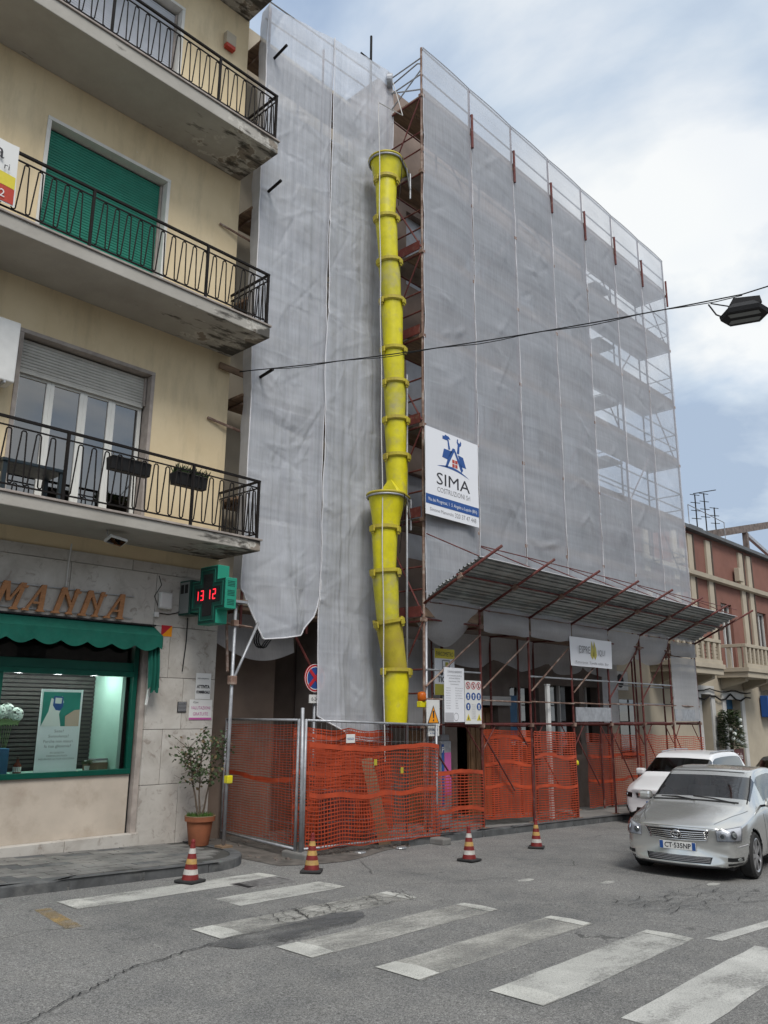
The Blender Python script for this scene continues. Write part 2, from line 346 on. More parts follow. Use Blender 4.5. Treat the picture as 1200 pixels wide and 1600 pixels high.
mat('yellow_plastic', (.62, .555, .010), .42, var=.12, vs=5, stain=((.42, .37, .12), 3.2, .52, .78), spec=.45)
mat('yellow_worn', (.52, .475, .03), .5, var=.14, vs=7, stain=((.40, .36, .16), 2.6, .46, .7)); mat('yellow_dirty', (.46, .385, .035), .55, var=.14, vs=8, stain=((.34, .26, .06), 4, .45, .7))
mat('orange_net', (.34, .048, .016), .6, var=.22, vs=3)
mat('orange_band', (.40, .058, .020), .6, var=.2, vs=3)
netmat('net_side', (.66, .69, .745), .26); netmat('net_street', (.60, .63, .68), .37); netmat('net_low', (.56, .565, .58), .24)
mat('net_hem', (.60, .60, .62), .7, var=.1)
mat('rope_white', (.55, .54, .52), .8, var=.1)
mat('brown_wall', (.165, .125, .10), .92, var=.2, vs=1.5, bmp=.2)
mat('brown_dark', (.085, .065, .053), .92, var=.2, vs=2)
mat('stone_wall', (.14, .115, .10), .9, var=.22, vs=2.2, bmp=.3)
mat('old_facade', (.24, .185, .155), .9, var=.25, vs=1.1)
mat('red_facade', (.205, .095, .072), .92, var=.12, vs=1.2, bmp=.2)
mat('cream_facade', (.40, .35, .27), .9, var=.10, vs=1.5)
mat('white_facade', (.48, .475, .455), .85, var=.08)
mat('roof_grey', (.10, .105, .11), .7, var=.2)
mat('rust_beam', (.16, .13, .115), .8, var=.4, vs=5, metal=.2)
mat('terracotta', (.25, .088, .042), .8, var=.2, vs=5)
mat('bark', (.10, .075, .055), .9, var=.3, vs=20)
mat('leaf', (.045, .072, .028), .6, var=.5, vs=14); mat('leaf_brown', (.14, .10, .05), .7, var=.4, vs=14); mat('moss', (.05, .11, .02), .9, var=.5, vs=30)
mat('cone_red', (.16, .016, .015), .55, var=.25, vs=12); mat('cone_white', (.46, .44, .41), .6, var=.15, vs=12, stain=((.3, .28, .25), 9, .5, .75)); mat('cone_yellow', (.42, .26, .08), .6, var=.2, vs=12, stain=((.3, .2, .1), 9, .5, .75)); mat('rubber', (.03, .03, .03), .85, var=.3)
mat('wood_door', (.20, .115, .06), .7, var=.3, vs=5, sc=(4, 4, .6)); mat('cardboard', (.20, .135, .085), .9, var=.15)
flat('white_print', (.72, .73, .76), .5); flat('paper', (.66, .66, .64), .7); flat('ink', (.03, .03, .035), .6); flat('ink_grey', (.24, .24, .25), .6); flat('ink_light', (.42, .42, .44), .6); flat('blue_print', (.02, .075, .26), .5); flat('red_print', (.42, .05, .03), .5); flat('orange_print', (.75, .28, .01), .5)
flat('magenta_print', (.45, .10, .30), .6); flat('yellow_print', (.62, .52, .05), .5); flat('sign_red', (.42, .02, .03), .5); flat('sign_blue', (.02, .06, .22), .5); flat('teal_print', (.02, .20, .16), .5); flat('skin_print', (.50, .36, .29), .6); flat('olive_print', (.38, .36, .05), .5)
flat('led_red', (1, .03, .05), .5, emit=.7); flat('lamp_lit', (1, .97, .9), .5, emit=3.0); flat('gloss_black', (.012, .013, .014), .15, spec=.5); flat('matt_black', (.015, .015, .016), .7)
flat('amber', (.45, .10, .01), .25); flat('cross_green', (.02, .24, .16), .4); flat('cross_tube', (.015, .12, .085), .4); flat('cross_dark', (.01, .055, .042), .35); flat('lens_grey', (.20, .215, .21), .3); mat('grate_iron', (.21, .205, .20), .7, var=.3, vs=9); flat('headlamp', (.62, .63, .65), .2); flat('gold', (.42, .36, .04), .4)
mat('blue_box', (.03, .12, .24), .5); mat('dark_teal', (.022, .035, .045), .5); mat('brown_glass', (.16, .035, .015), .2); mat('petal', (.60, .64, .60), .8, var=.15, vs=30); mat('stem', (.10, .16, .06), .7)
glass('pane', (.88, .95, .93), .92); glass('dark_pane', (.45, .5, .55), .30, ior=2.5); glass('car_glass', (.85, .92, .90), .88, ior=2.3); glass('lens', (.95, .97, 1), .93, ior=1.5)
carpaint('silver_paint', (.60, .605, .585), .72, .18); carpaint('white_paint', (.74, .75, .76), 0., .35); carpaint('dark_paint', (.05, .055, .06), .5)
flat('chrome', (.75, .75, .76), .12); MATS['chrome'].node_tree.nodes['Principled BSDF'].inputs['Metallic'].default_value = 1.0
flat('alloy', (.50, .50, .51), .3); MATS['alloy'].node_tree.nodes['Principled BSDF'].inputs['Metallic'].default_value = .8
K = MATS

SL = -.028
def g(x): return .32 + SL*x          # the street falls gently along the facades
TILT = (0, -math.atan(SL), 0)
# ================================================================== ground, kerbs, pavements, markings
def slope_sheet(pts, dz=0.0): return [(x, y, g(x)+dz) for x, y in pts]
m = MB(); nx, ny = 24, 12
m.grid(lambda a, b: (-60+220*a, -60+130*b, g(-60+220*a)), nx, ny)
struct(m.build('road', K['asphalt']))
def slab(name, outline, h, matname, base=-.12):
    m = MB(); A = [(x, y, g(x)+base) for x, y in outline]; B = [(x, y, g(x)+h) for x, y in outline]; n = len(A)
    m.add(A+B, [tuple(range(n-1, -1, -1)), tuple(range(n, 2*n))]+[(i, (i+1) % n, n+(i+1) % n, n+i) for i in range(n)])
    return struct(m.build(name, K[matname]))
# left pavement with its rounded corner
KH = .125
arc = [(7.05+1.1*math.cos(t), 11.0+1.1*math.sin(t)) for t in [R(a) for a in (-90, -75, -60, -45, -30, -15, 0)]]
inner = [(7.05+.92*math.cos(t), 11.0+.92*math.sin(t)) for t in [R(a) for a in (-90, -75, -60, -45, -30, -15, 0)]]
lp = slab('pavement', [(-12, 10.08)]+inner+[(7.97, 12.6), (-12, 12.6)], KH-.012, 'joint')
def inside_left(x, y):
    if y < 10.09 or y > 11.99 or x > 7.96: return False
    if x > 7.05 and y < 11.0 and math.hypot(x-7.05, y-11.0) > .90: return False
    return True
pm = MB().box(-.194, .194, -.094, .094, -.03, .014).mesh('paver', K['paver'])
pm2 = MB().box(-.196, .196, -.096, .096, -.03, .012).mesh('paver', K['kerb_stone'])
for j in range(9):
    for i in range(24):
        x = -1.0+i*.4+(j % 2)*.2; y = 10.19+j*.2
        if all(inside_left(x+a, y+b) for a in (-.19, .19) for b in (-.09, .09)):
            put(pm2 if random.random() < .12 else pm, 'paver', lp, (x, y, g(x)+KH-.012+random.uniform(-.002, .003)), (0, TILT[1]+random.uniform(-.004, .004), random.uniform(-.006, .006)))
# kerb stones of the left pavement
km = MB()
def kerbstone(parent, a, b, a2, b2, h=KH, matn='kerb_stone'):
    m = MB(); q = [a, b, b2, a2]; lo = [(x, y, g(x)-.12) for x, y in q]; hi = [(x, y, g(x)+h+random.uniform(-.004, .004)) for x, y in q]
    m.add(lo+hi, [(3, 2, 1, 0), (4, 5, 6, 7), (0, 1, 5, 4), (1, 2, 6, 5), (2, 3, 7, 6), (3, 0, 4, 7)])
    return m.build('kerbstone', K[matn], parent, bevel=.018)
for i in range(11):
    x0 = -3.95+i*1.0; kerbstone(lp, (x0+.004, 9.9), (x0+.996, 9.9), (x0+.996, 10.076), (x0+.004, 10.076))
for a, b in ((-90, -60), (-59.3, -30), (-29.3, 0)):
    A, B = R(a), R(b); M_ = (A+B)/2; m = MB()
    pts = [(7.05+r*math.cos(t), 11.0+r*math.sin(t)) for r, tt in ((1.1, (A, (A+M_)/2, M_, (B+M_)/2, B)), (.924, (B, (B+M_)/2, M_, (A+M_)/2, A))) for t in tt]; n = len(pts)
    lo = [(x, y, g(x)-.12) for x, y in pts]; hi = [(x, y, g(x)+KH) for x, y in pts]
    m.add(lo+hi, [tuple(range(n-1, -1, -1)), tuple(range(n, 2*n))]+[(i, (i+1) % n, n+(i+1) % n, n+i) for i in range(n)]); m.build('kerbstone', K['kerb_stone'], lp, bevel=.015)
kerbstone(lp, (8.15, 11.01), (8.15, 12.0), (7.976, 12.0), (7.976, 11.01))
# right pavement along the scaffold
rp = slab('pavement', [(11.3, 10.24), (70, 10.24), (70, 14), (11.3, 14)], KH-.01, 'sidewalk_conc')
for i in range(34):
    x0 = 11.3+i*1.1; kerbstone(rp, (x0+.006, 10.05), (x0+1.094, 10.05), (x0+1.094, 10.236), (x0+.006, 10.236), h=KH+.005)
# bare ground of the passage between the two buildings
m = MB(); m.grid(lambda a, b: (8.16+3.13*a, 9.75+5.2*b-.25*math.sin(a*5), g(8.16+3.13*a)+.006+.02*random.random()*(0 < a < 1)*(0 < b < 1)), 26, 36); struct(m.build('passage_ground', K['dirt'], smooth=True))
# loose rubble
m = MB()
for _ in range(260):
    x = random.uniform(8.3, 11.9); y = random.choice((random.uniform(10.0, 10.35), random.uniform(10.0, 12.8))); s = random.uniform(.008, .035)
    a = random.random()*3; c, d = math.cos(a)*s, math.sin(a)*s
    m.obox((x, y, g(x)+s*.4), (c, d, 0), (-d*.7, c*.7, .2*s), (0, .2*s, s*.5))
rb = m.build('rubble', K['stone_wall']); struct(rb, 'stuff')
# zebra stripes and other paint
def paint(name, pts, matn, dz=.004, sub=1):
    m = MB(); m.poly(slope_sheet(pts, dz)); return struct(m.build(name, K[matn]))
for yc, mt, a0, a1 in ((3.0, 'paint_good', 0, 1), (4.02, 'paint_mid', 0, 1), (5.06, 'paint_faint', 0, 1), (6.12, 'paint_worn', 0, 1), (7.17, 'paint_worn', 0, 1), (8.2, 'paint_mid', .42, 1), (9.2, 'paint_mid', 0, 1)):
    x0 = 5.68-.2*(yc-4); x1 = x0+2.95; X0 = x0+(x1-x0)*a0; X1 = x0+(x1-x0)*a1; rot = .045
    P = lambda x, y: (x, y+rot*(x-7))
    n = 8; left = [P(X0+(X1-X0)*i/n, yc+.25+random.uniform(-.012, .012)) for i in range(n+1)]; right = [P(X0+(X1-X0)*i/n, yc-.25+random.uniform(-.012, .012)) for i in range(n, -1, -1)]
    paint('zebra_stripe', [(p[0], p[1]) for p in right[::-1]]+[(p[0], p[1]) for p in left[::-1]], mt)
    # the fresher blob of paint at the head of a stripe
    if mt != 'paint_good':
        for e0, e1 in ((X0, X0+.28), (X1-.16, X1)):
            if a0 and e0 == X0: continue
            paint('zebra_stripe_end', [P(e0, yc-.24), P(e1, yc-.24), P(e1+.03, yc), P(e1-.02, yc+.24), P(e0, yc+.24)], 'paint_fresh', .0075)
paint('road_line', [(8.75, 3.62), (11.8, 3.36), (11.8, 3.50), (8.72, 3.78)], 'paint_good')
paint('yellow_marking', [(4.15, 8.1), (4.32, 8.1), (4.45, 9.1), (4.28, 9.1)], 'paint_yellow')
for x, y in ((10.11, 6.83), (10.88, 6.01), (11.97, 5.0)):
    paint('paint_spot', [(x+.17*math.cos(t)*random.uniform(.8, 1.1), y+.07*math.sin(t)) for t in [i*math.pi/6 for i in range(12)]], 'paint_mid')
# asphalt repair patch
px = [(4.80, 6.74), (4.95, 6.46), (5.3, 6.36), (5.75, 6.42), (6.15, 6.46), (6.5, 6.52), (6.8, 6.66), (6.95, 6.84), (6.6, 6.98), (6.1, 6.93), (5.7, 6.98), (5.3, 6.88)]
PP = []
for i in range(len(px)):
    a, b = px[i], px[(i+1) % len(px)]
    for k in range(4):
        t = k/4; PP.append((a[0]+(b[0]-a[0])*t+random.uniform(-.02, .02), a[1]+(b[1]-a[1])*t+random.uniform(-.02, .02)))
paint('asphalt_patch', PP, 'patch_asphalt', .011)
# crazed asphalt flakes round the patch
m = MB()
def jag(a, b, n, amp, w, dz):
    pts = []
    for i in range(n+1):
        t = i/n; pts.append((a[0]+(b[0]-a[0])*t+random.uniform(-amp, amp), a[1]+(b[1]-a[1])*t+random.uniform(-amp, amp)))
    for (x, y), (u, v) in zip(pts, pts[1:]):
        d = math.hypot(u-x, v-y) or 1; nx_, ny_ = -(v-y)/d, (u-x)/d; w0 = w*random.uniform(.4, 1.2); w1 = w*random.uniform(.4, 1.2)
        m.poly([(x+nx_*w0, y+ny_*w0, g(x)+dz), (u+nx_*w1, v+ny_*w1, g(u)+dz), (u-nx_*w1, v-ny_*w1, g(u)+dz), (x-nx_*w0, y-ny_*w0, g(x)+dz)][::-1])
for k in range(6): jag((5.9+random.uniform(-.2, .5), 7.0+.07*k), (7.8+random.uniform(-.4, .2), 6.97+.075*k), 26, .035, .004, .0125)
for k in range(26):
    x = random.uniform(5.9, 8.0); jag((x, 6.95), (x+random.uniform(-.3, .3), 7.42), 7, .03, .0035, .0135)
jag((2.7, 5.8), (3.9, 6.5), 30, .025, .006, .0125); jag((3.9, 6.5), (4.9, 6.75), 14, .03, .008, .0125); jag((8.2, 7.7), (10.5, 6.9), 34, .035, .004, .0125); jag((9.5, 5.2), (11.5, 3.9), 34, .04, .0035, .0125)
for k in range(6): jag((9.6, 4.6+k*.12), (11.8, 4.0+k*.2), 14, .12, .004, .013)
struct(m.build('road_cracks', K['matt_black']), 'stuff')
# gully grate in the gutter
gr = thing('gully_grate', (7.13, 8.85, g(7.13)), 'dark iron gully grate set in the road between two zebra stripes', 'drain grate')
part('grate_pit', K['matt_black'], gr, lambda m: m.poly(slope_sheet([(6.78, 8.68), (7.5, 8.68), (7.5, 9.02), (6.78, 9.02)], .005)))
part('grate_rim', K['grate_iron'], gr, lambda m: [m.box(6.76, 7.52, a, a+.025, g(7.13)-.02, g(7.13)+.016) for a in (8.655, 9.02)]+[m.box(a, a+.025, 8.68, 9.02, g(7.13)-.02, g(7.13)+.016) for a in (6.755, 7.497)])
bm_ = MB().box(-.011, .011, -.17, .17, -.02, .012).mesh('grate_bar', K['grate_iron'])
for i in range(11): put(bm_, 'grate_bar', gr, (6.83+i*.062, 8.85, g(7.13)), (0, 0, R(14)))

# ================================================================== the yellow apartment building with the pharmacy
AB = thing('apartment_building', (8.4, 12.0, .2), 'yellow plastered apartment building with iron-railed balconies over a pharmacy', 'building')
def wall_holes(m, x0, x1, z0, z1, y, holes, depth):
    xs = sorted({x0, x1, *[h[0] for h in holes], *[h[1] for h in holes]}); zs = sorted({z0, z1, *[h[2] for h in holes], *[h[3] for h in holes]})
    for a, b in zip(xs, xs[1:]):
        for c, d in zip(zs, zs[1:]):
            if any(h[0] <= a and b <= h[1] and h[2] <= c and d <= h[3] for h in holes): continue
            m.poly([(a, y, c), (b, y, c), (b, y, d), (a, y, d)])
    for a, b, c, d in holes:
        m.poly([(a, y, c), (a, y+depth, c), (a, y+depth, d), (a, y, d)]); m.poly([(b, y, d), (b, y+depth, d), (b, y+depth, c), (b, y, c)])
        m.poly([(a, y, d), (a, y+depth, d), (b, y+depth, d), (b, y, d)]); m.poly([(a, y, c), (b, y, c), (b, y+depth, c), (a, y+depth, c)])
FL = [5.1, 9.06, 12.95, 16.84]
wins = [(4.55, 6.78, FL[0]-.02, 7.93), (4.57, 6.78, FL[1]-.02, 11.78), (4.57, 6.80, FL[2]-.02, 15.68)]
def fw(m):
    wall_holes(m, 0, 8.4, 4.60, 20.5, 12.0, wins, .22)
    m.poly([(8.4, 12, .0), (8.4, 22, .0), (8.4, 22, 20.5), (8.4, 12, 20.5)]); m.poly([(0, 22, 0), (0, 12, 0), (0, 12, 20.5), (0, 22, 20.5)]); m.poly([(0, 12, 20.5), (8.4, 12, 20.5), (8.4, 22, 20.5), (0, 22, 20.5)])
part('wall', K['yellow_plaster'], AB, fw)
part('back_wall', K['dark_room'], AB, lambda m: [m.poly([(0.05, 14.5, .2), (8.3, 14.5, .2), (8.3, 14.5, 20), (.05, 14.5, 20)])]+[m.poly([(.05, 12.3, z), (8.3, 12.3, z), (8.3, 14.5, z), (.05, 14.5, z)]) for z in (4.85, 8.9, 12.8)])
# stone window surrounds
for (a, b, c, d), mt in zip(wins, ('stone_trim', 'white_trim', 'white_trim')):
    def fr(m): m.box(a-.06, a+.005, 11.975, 12.217, c+.023, d-.006); m.box(b-.005, b+.06, 11.975, 12.217, c+.023, d-.006); m.box(a-.06, b+.06, 11.972, 12.217, d-.005, d+.06)
    part('window_surround', K[mt], AB, fr, bevel=.006)
# roller shutters with their slats
def shutter(x0, x1, z0, z1, y, mt, pitch=.052):
    s = part('roller_shutter', K[mt], AB, lambda m: m.box(x0-.02, x1+.02, y+.024, y+.03, z0, z1))
    sm = MB(); pr = [(0, -pitch/2), (-.010, -pitch/2+.006), (-.014, 0), (-.010, pitch/2-.008), (0, pitch/2-.003)]; n = len(pr)
    A = [(x0, a, b) for a, b in pr]; B = [(x1, a, b) for a, b in pr]
    sm.add(A+B, [(i, i+1, n+i+1, n+i) for i in range(n-1)]); me = sm.mesh('slat', K[mt])
    k = int((z1-z0)/pitch)
    for i in range(k): put(me, 'slat', s, (0, y+.02, z1-(i+.5)*pitch))
    [part('shutter_guide', K['stone_trim'], AB, lambda m: m.box(x, x+.035, y-.03, y+.04, z0, z1)) for x in (x0-.03, x1-.005)]
    return s
shutter(4.62, 6.73, FL[1], 11.74, 12.16, 'green_shutter'); shutter(4.62, 6.75, FL[2], 15.62, 12.16, 'white_shutter'); shutter(4.60, 6.73, 7.38, 7.90, 12.14, 'grey_shutter')
part('shutter_bar', K['grey_shutter'], AB, lambda m: m.box(4.6, 6.73, 12.135, 12.165, 7.34, 7.385))
# first-floor French window: four leaves
wx = [4.58, 5.14, 5.70, 6.20, 6.75]
for i in range(4):
    a, b = wx[i], wx[i+1]
    def leaf(m): m.box(a, a+.065, 12.19, 12.25, 5.1, 7.4); m.box(b-.065, b, 12.19, 12.25, 5.1, 7.4); m.box(a+.065, b-.065, 12.192, 12.248, 5.1, 5.26); m.box(a+.065, b-.065, 12.192, 12.248, 7.3, 7.4)
    lf = part('window_leaf', K['pvc'], AB, leaf, bevel=.006)
    part('pane', K['dark_pane'], lf, lambda m: m.poly([(a+.065, 12.22, 5.26), (b-.065, 12.22, 5.26), (b-.065, 12.22, 7.3), (a+.065, 12.22, 7.3)]))
part('curtain', K['curtain'], AB, lambda m: m.grid(lambda a, b: (4.6+2.1*a, 12.55+.03*math.sin(a*60), 5.1+2.3*b), 120, 1), smooth=True)
# balconies: slab, edge strip, railing with hairpin bars
hp = MB()
def hairpin(up, w, h):       # one bent bar, narrow loop
    pts = []
    zt, zb = (h, 0) if up else (0, h)
    return [(-w*1.0, 0, zb), (-w*.30, 0, zt), (-w*.12, 0, zt), (w*.12, 0, zt), (w*.30, 0, zt), (w*1.0, 0, zb)]
HB = .76; PITCHX = .205
hm = MB().tube([(-PITCHX*.5, 0, 0), (-PITCHX*.40, 0, .02), (-PITCHX*.12, 0, HB-.02), (-PITCHX*.05, 0, HB), (PITCHX*.14, 0, HB), (PITCHX*.21, 0, HB-.02), (PITCHX*.32, 0, .02), (PITCHX*.40, 0, 0), (PITCHX*.5, 0, 0)], .0115, 5).mesh('hairpin_bar', K['iron'])
BX1, BY = 8.38, 10.8
for fi, z in enumerate(FL):
    th = (.21, .25, .29, .29)[fi]; xa = 1.0
    sl = MB(); n = 40
    P = []
    def slabfn(m):
        # underside and edge slightly uneven where the concrete flakes
        m.box(xa, BX1, BY, 12.0, z-th, z-.035)
    part('balcony_slab', K['balcony_concrete'], AB, slabfn, bevel=.012)
    part('balcony_edge', K['stone_trim'], AB, lambda m: m.box(xa, BX1+.02, BY-.03, 11.998, z-.032, z), bevel=.004)
    yr = BY+.05; xr = BX1-.05
    rl = part('railing', K['iron'], AB, lambda m: [m.box(xa, xr+.025, yr-.022, yr+.022, z+1.0, z+1.035), m.bar((xa, yr, z+.90), (xr, yr, z+.90), .02), m.bar((xa, yr, z+.09), (xr, yr, z+.09), .022),
        m.box(xr-.022, xr+.022, yr+.022, 11.99, z+1.002, z+1.033), m.bar((xr, yr, z+.90), (xr, 11.99, z+.90), .02), m.bar((xr, yr, z+.09), (xr, 11.99, z+.09), .022)])
    for xp in (xr, xr-1.32, xr-3.42, xr-5.5):
        part('railing_post', K['iron'], rl, lambda m: m.box(xp-.02, xp+.02, yr-.02, yr+.02, z+.0, z+1.0))
    if fi == 3: continue
    k = 0; x = xr-.16
    while x > 1.15:
        if all(abs(x-xp) > .07 for xp in (xr-1.32, xr-3.42, xr-5.5)): put(hm, 'hairpin_bar', rl, (x, yr, z+.11))
        x -= PITCHX
    y = yr+.12
    while y < 11.9:
        put(hm, 'hairpin_bar', rl, (xr, y, z+.11), (0, 0, R(90))); y += PITCHX*.9
# things fixed to or standing on the building
ac = thing('air_conditioner', (4.0, 11.8, 6.9), 'white outdoor air conditioner unit on yellow wall at left edge', 'air conditioner')
part('casing', K['white_plastic'], ac, lambda m: m.box(3.55, 4.36, 11.62, 11.95, 6.92, 7.88), bevel=.02); part('bracket', K['grey_metal'], ac, lambda m: [m.box(x, x+.03, 11.6, 12, 6.88, 6.918) for x in (3.7, 4.2)])
al = thing('alarm_siren', (7.9, 11.97, 15.5), 'small beige alarm siren with red lens high on the yellow wall', 'alarm')
part('housing', K['cream_facade'], al, lambda m: m.box(7.78, 8.02, 11.88, 11.999, 15.56, 15.84), bevel=.015); part('lens', K['red_print'], al, lambda m: m.box(7.79, 8.01, 11.875, 11.99, 15.47, 15.558), bevel=.01)
for i, (xa, xb, lab, plant) in enumerate(((5.62, 6.28, 'dark plastic planter with dry stems hung on the first-floor balcony railing', 0), (6.72, 7.32, 'dark plastic planter with green succulents hung on the first-floor railing', 1))):
    pl = thing('flower_box', ((xa+xb)/2, 10.96, 5.75), lab, 'planter', 'planters on the balcony railing')
    part('trough', K['matt_black'], pl, lambda m: m.prism([(-.07, 0), (.07, 0), (.10, .2), (-.10, .2)], (xa, 10.985, 5.76), (0, 1, 0), (0, 0, 1), (xb-xa, 0, 0)), bevel=.01)
    part('soil', K['dirt'], pl, lambda m: m.box(xa+.02, xb-.02, 10.895, 11.075, 5.955, 5.97))
    def fol(m):
        for _ in range(150 if plant else 22):
            x = random.uniform(xa, xb); y = random.uniform(10.90, 11.07); h = random.uniform(.06, .16) if plant else random.uniform(.05, .16); a = random.random()*6.28; dx_, dy_ = math.cos(a)*.05, math.sin(a)*.05; w_ = .014 if plant else .004
            m.add([(x-w_, y, 5.96), (x+w_, y, 5.96), (x+dx_+w_*.7, y+dy_, 5.96+h*.7), (x+dx_*1.5, y+dy_*1.5, 5.96+h), (x+dx_-w_*.7, y+dy_, 5.96+h*.7)], [(0, 1, 2, 3, 4)])
    struct(part('leaves' if plant else 'stems', K['leaf'] if plant else K['leaf_brown'], pl, fol), 'stuff')
# clutter on the first-floor balcony
bt = thing('plastic_table', (4.6, 11.3, 5.1), 'dark garden table and box seen through first-floor railing at left', 'table')
part('table_top', K['dark_teal'], bt, lambda m: m.box(4.1, 5.0, 11.0, 11.6, 5.55, 5.6), bevel=.01)
for x, y in ((4.15, 11.05), (4.95, 11.05), (4.15, 11.55), (4.95, 11.55)): part('leg', K['dark_teal'], bt, lambda m: m.box(x-.03, x+.03, y-.03, y+.03, 5.1, 5.549))
vb = thing('banner', (3.2, 10.78, 9.1), 'white yellow and red printed banner tied to second-floor railing at left edge', 'banner')
part('sheet', K['paper'], vb, lambda m: m.grid(lambda a, b: (2.55+1.20*a-.03*b, 10.79-.02*math.sin(a*9+b*3), 9.15+.98*b), 14, 8), smooth=True)
def bf(x, z): a = (x-2.55)/1.2; b = (z-9.15)/.98; return (x, 10.783-.02*math.sin(a*9+b*3), z)
part('yellow_stripe', K['yellow_print'], vb, lambda m: m.grid(lambda a, b: bf(2.55+1.17*a, 9.42+.2*b), 14, 2)); part('red_stripe', K['red_print'], vb, lambda m: m.grid(lambda a, b: bf(2.55+1.17*a, 9.17+.245*b), 14, 2))
part('lettering', K['ink'], vb, lambda m: [add_text(m, 'a', .34, (3.45, 10.752, 9.80), (1, 0, 0), (0, 0, 1)), add_text(m, 'ri', .15, (3.57, 10.752, 9.66), (1, 0, 0), (0, 0, 1))]); part('number', K['paper'], vb, lambda m: add_text(m, '2', .17, (3.55, 10.75, 9.22), (1, 0, 0), (0, 0, 1)))
fl = thing('floodlight', (5.9, 11.2, 4.6), 'small white floodlight hanging under the first-floor balcony', 'floodlight')
part('lamp_head', K['white_plastic'], fl, lambda m: m.obox((5.93, 11.15, 4.74), (.14, 0, -.02), (0, .10, -.03), (0, .01, .02)), bevel=.006); part('glass_face', K['lens'], fl, lambda m: m.obox((5.93, 11.14, 4.715), (.12, 0, -.017), (0, .08, -.025), (0, .001, .002)))
part('bracket', K['grey_metal'], fl, lambda m: m.tube([(5.85, 11.18, 4.75), (5.82, 11.22, 4.83), (5.82, 11.22, 4.89)], .01, 5))
# ---- stone cladding of the ground floor, slab by slab
def stone(x0, x1, z0, z1, y=11.95, mt='travertine'):
    e = .004; part('stone_panel', K[mt], AB, lambda m: m.box(x0+e, x1-e, y+random.uniform(-.002, .002), 12.0, z0+e, z1-e), bevel=.003)
for x0, x1 in ((1.0, 3.2), (3.2, 5.66), (5.66, 7.15), (7.15, 8.42)): stone(x0, x1, 3.62, 4.48)
for x0, x1 in ((1.0, 3.9), (3.9, 6.7), (6.7, 8.42)): stone(x0, x1, 4.48, 4.66, 11.962)
for x0, x1 in ((7.12, 7.48), (7.48, 8.42)): stone(x0, x1, 2.79, 3.62)
for x0, x1 in ((7.12, 7.79), (7.79, 8.42)): stone(x0, x1, 1.97, 2.79)
for x0, x1 in ((7.12, 7.46), (7.46, 8.42)): stone(x0, x1, 1.12, 1.97)
for x0, x1 in ((7.12, 7.82), (7.82, 8.42)): stone(x0, x1, .0, 1.12)
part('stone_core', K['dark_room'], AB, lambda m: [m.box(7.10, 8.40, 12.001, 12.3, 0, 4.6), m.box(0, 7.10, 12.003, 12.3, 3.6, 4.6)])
for x0, x1 in ((1.5, 3.7), (3.7, 5.95), (5.95, 7.14)): part('plinth_stone', K['travertine'], AB, lambda m: m.box(x0+.003, x1-.003, 11.90, 12.06, -.1, .43), bevel=.008)
# ---- shop front
part('shop_panel', K['beige_panel'], AB, lambda m: m.box(1.5, 6.98, 12.06, 12.12, .43, 1.30))
part('shop_jamb', K['stone_trim'], AB, lambda m: [m.box(7.03, 7.12, 11.99, 12.3, .43, 3.62)])
part('jamb_gap', K['matt_black'], AB, lambda m: m.box(6.98, 7.03, 12.10, 12.3, .43, 3.62))
def sf(m):
    m.box(1.5, 6.98, 12.02, 12.12, 1.302, 1.38); m.box(6.90, 6.98, 12.022, 12.12, 1.38, 3.45); m.box(4.72, 4.86, 12.02, 12.12, 1.38, 2.78); m.box(1.5, 6.90, 12.01, 12.12, 2.78, 2.86); m.box(1.5, 6.90, 12.03, 12.12, 2.86, 3.0); m.box(1.5, 6.9, 12.022, 12.12, 3.40, 3.45)
sh = part('shop_frame', K['green_frame'], AB, sf, bevel=.006)
part('pane', K['pane'], sh, lambda m: m.poly([(4.86, 12.07, 1.38), (6.90, 12.07, 1.38), (6.90, 12.07, 2.78), (4.86, 12.07, 2.78)])); part('pane', K['pane'], sh, lambda m: m.poly([(1.5, 12.07, 3.0), (6.90, 12.07, 3.0), (6.90, 12.07, 3.40), (1.5, 12.07, 3.40)]))
part('pane', K['dark_pane'], sh, lambda m: m.poly([(1.5, 12.08, 1.38), (4.72, 12.08, 1.38), (4.72, 12.08, 2.78), (1.5, 12.08, 2.78)]))
dc = part('display_case', K['mint'], AB, lambda m: [m.box(1.6, 6.93, 12.13, 13.1, 1.28, 1.34), m.box(6.78, 6.84, 12.13, 13.06, 1.341, 2.84), m.box(4.80, 4.85, 12.13, 13.06, 1.341, 2.84), m.box(1.6, 6.93, 12.13, 13.1, 2.845, 2.9)])
part('display_backdrop', K['matt_black'], dc, lambda m: m.box(4.852, 6.778, 13.03, 13.06, 1.342, 2.84))
gm = MB().box(4.86, 6.77, 12.995, 13.01, -.022, .022).mesh('grille_slat', K['slat_dark'])
for i in range(22): put(gm, 'grille_slat', dc, (0, 0, 1.42+i*.064), (0, 0, 0)).location = -wl(dc)+Vector((0, 0, 1.42+i*.064))
for x in (5.25, 5.85, 6.45):
    part('spotlight', K['lamp_lit'], dc, lambda m: m.cyl((x, 12.45, 2.842), (x, 12.45, 2.828), .07, 12))
    ld = bpy.data.lights.new('display_spot', 'POINT'); ld.energy = 5; ld.shadow_soft_size = .06; lo = bpy.data.objects.new('display_spot', ld); link(lo); lo.location = (x, 12.45, 2.76)
part('shop_ceiling', K['curtain'], AB, lambda m: m.box(1.6, 6.95, 12.13, 14.4, 3.46, 3.5))
for x in (5.9, 6.3): part('ceiling_lamp', K['lamp_lit'], AB, lambda m: m.box(x, x+.28, 12.9, 12.98, 3.42, 3.455))
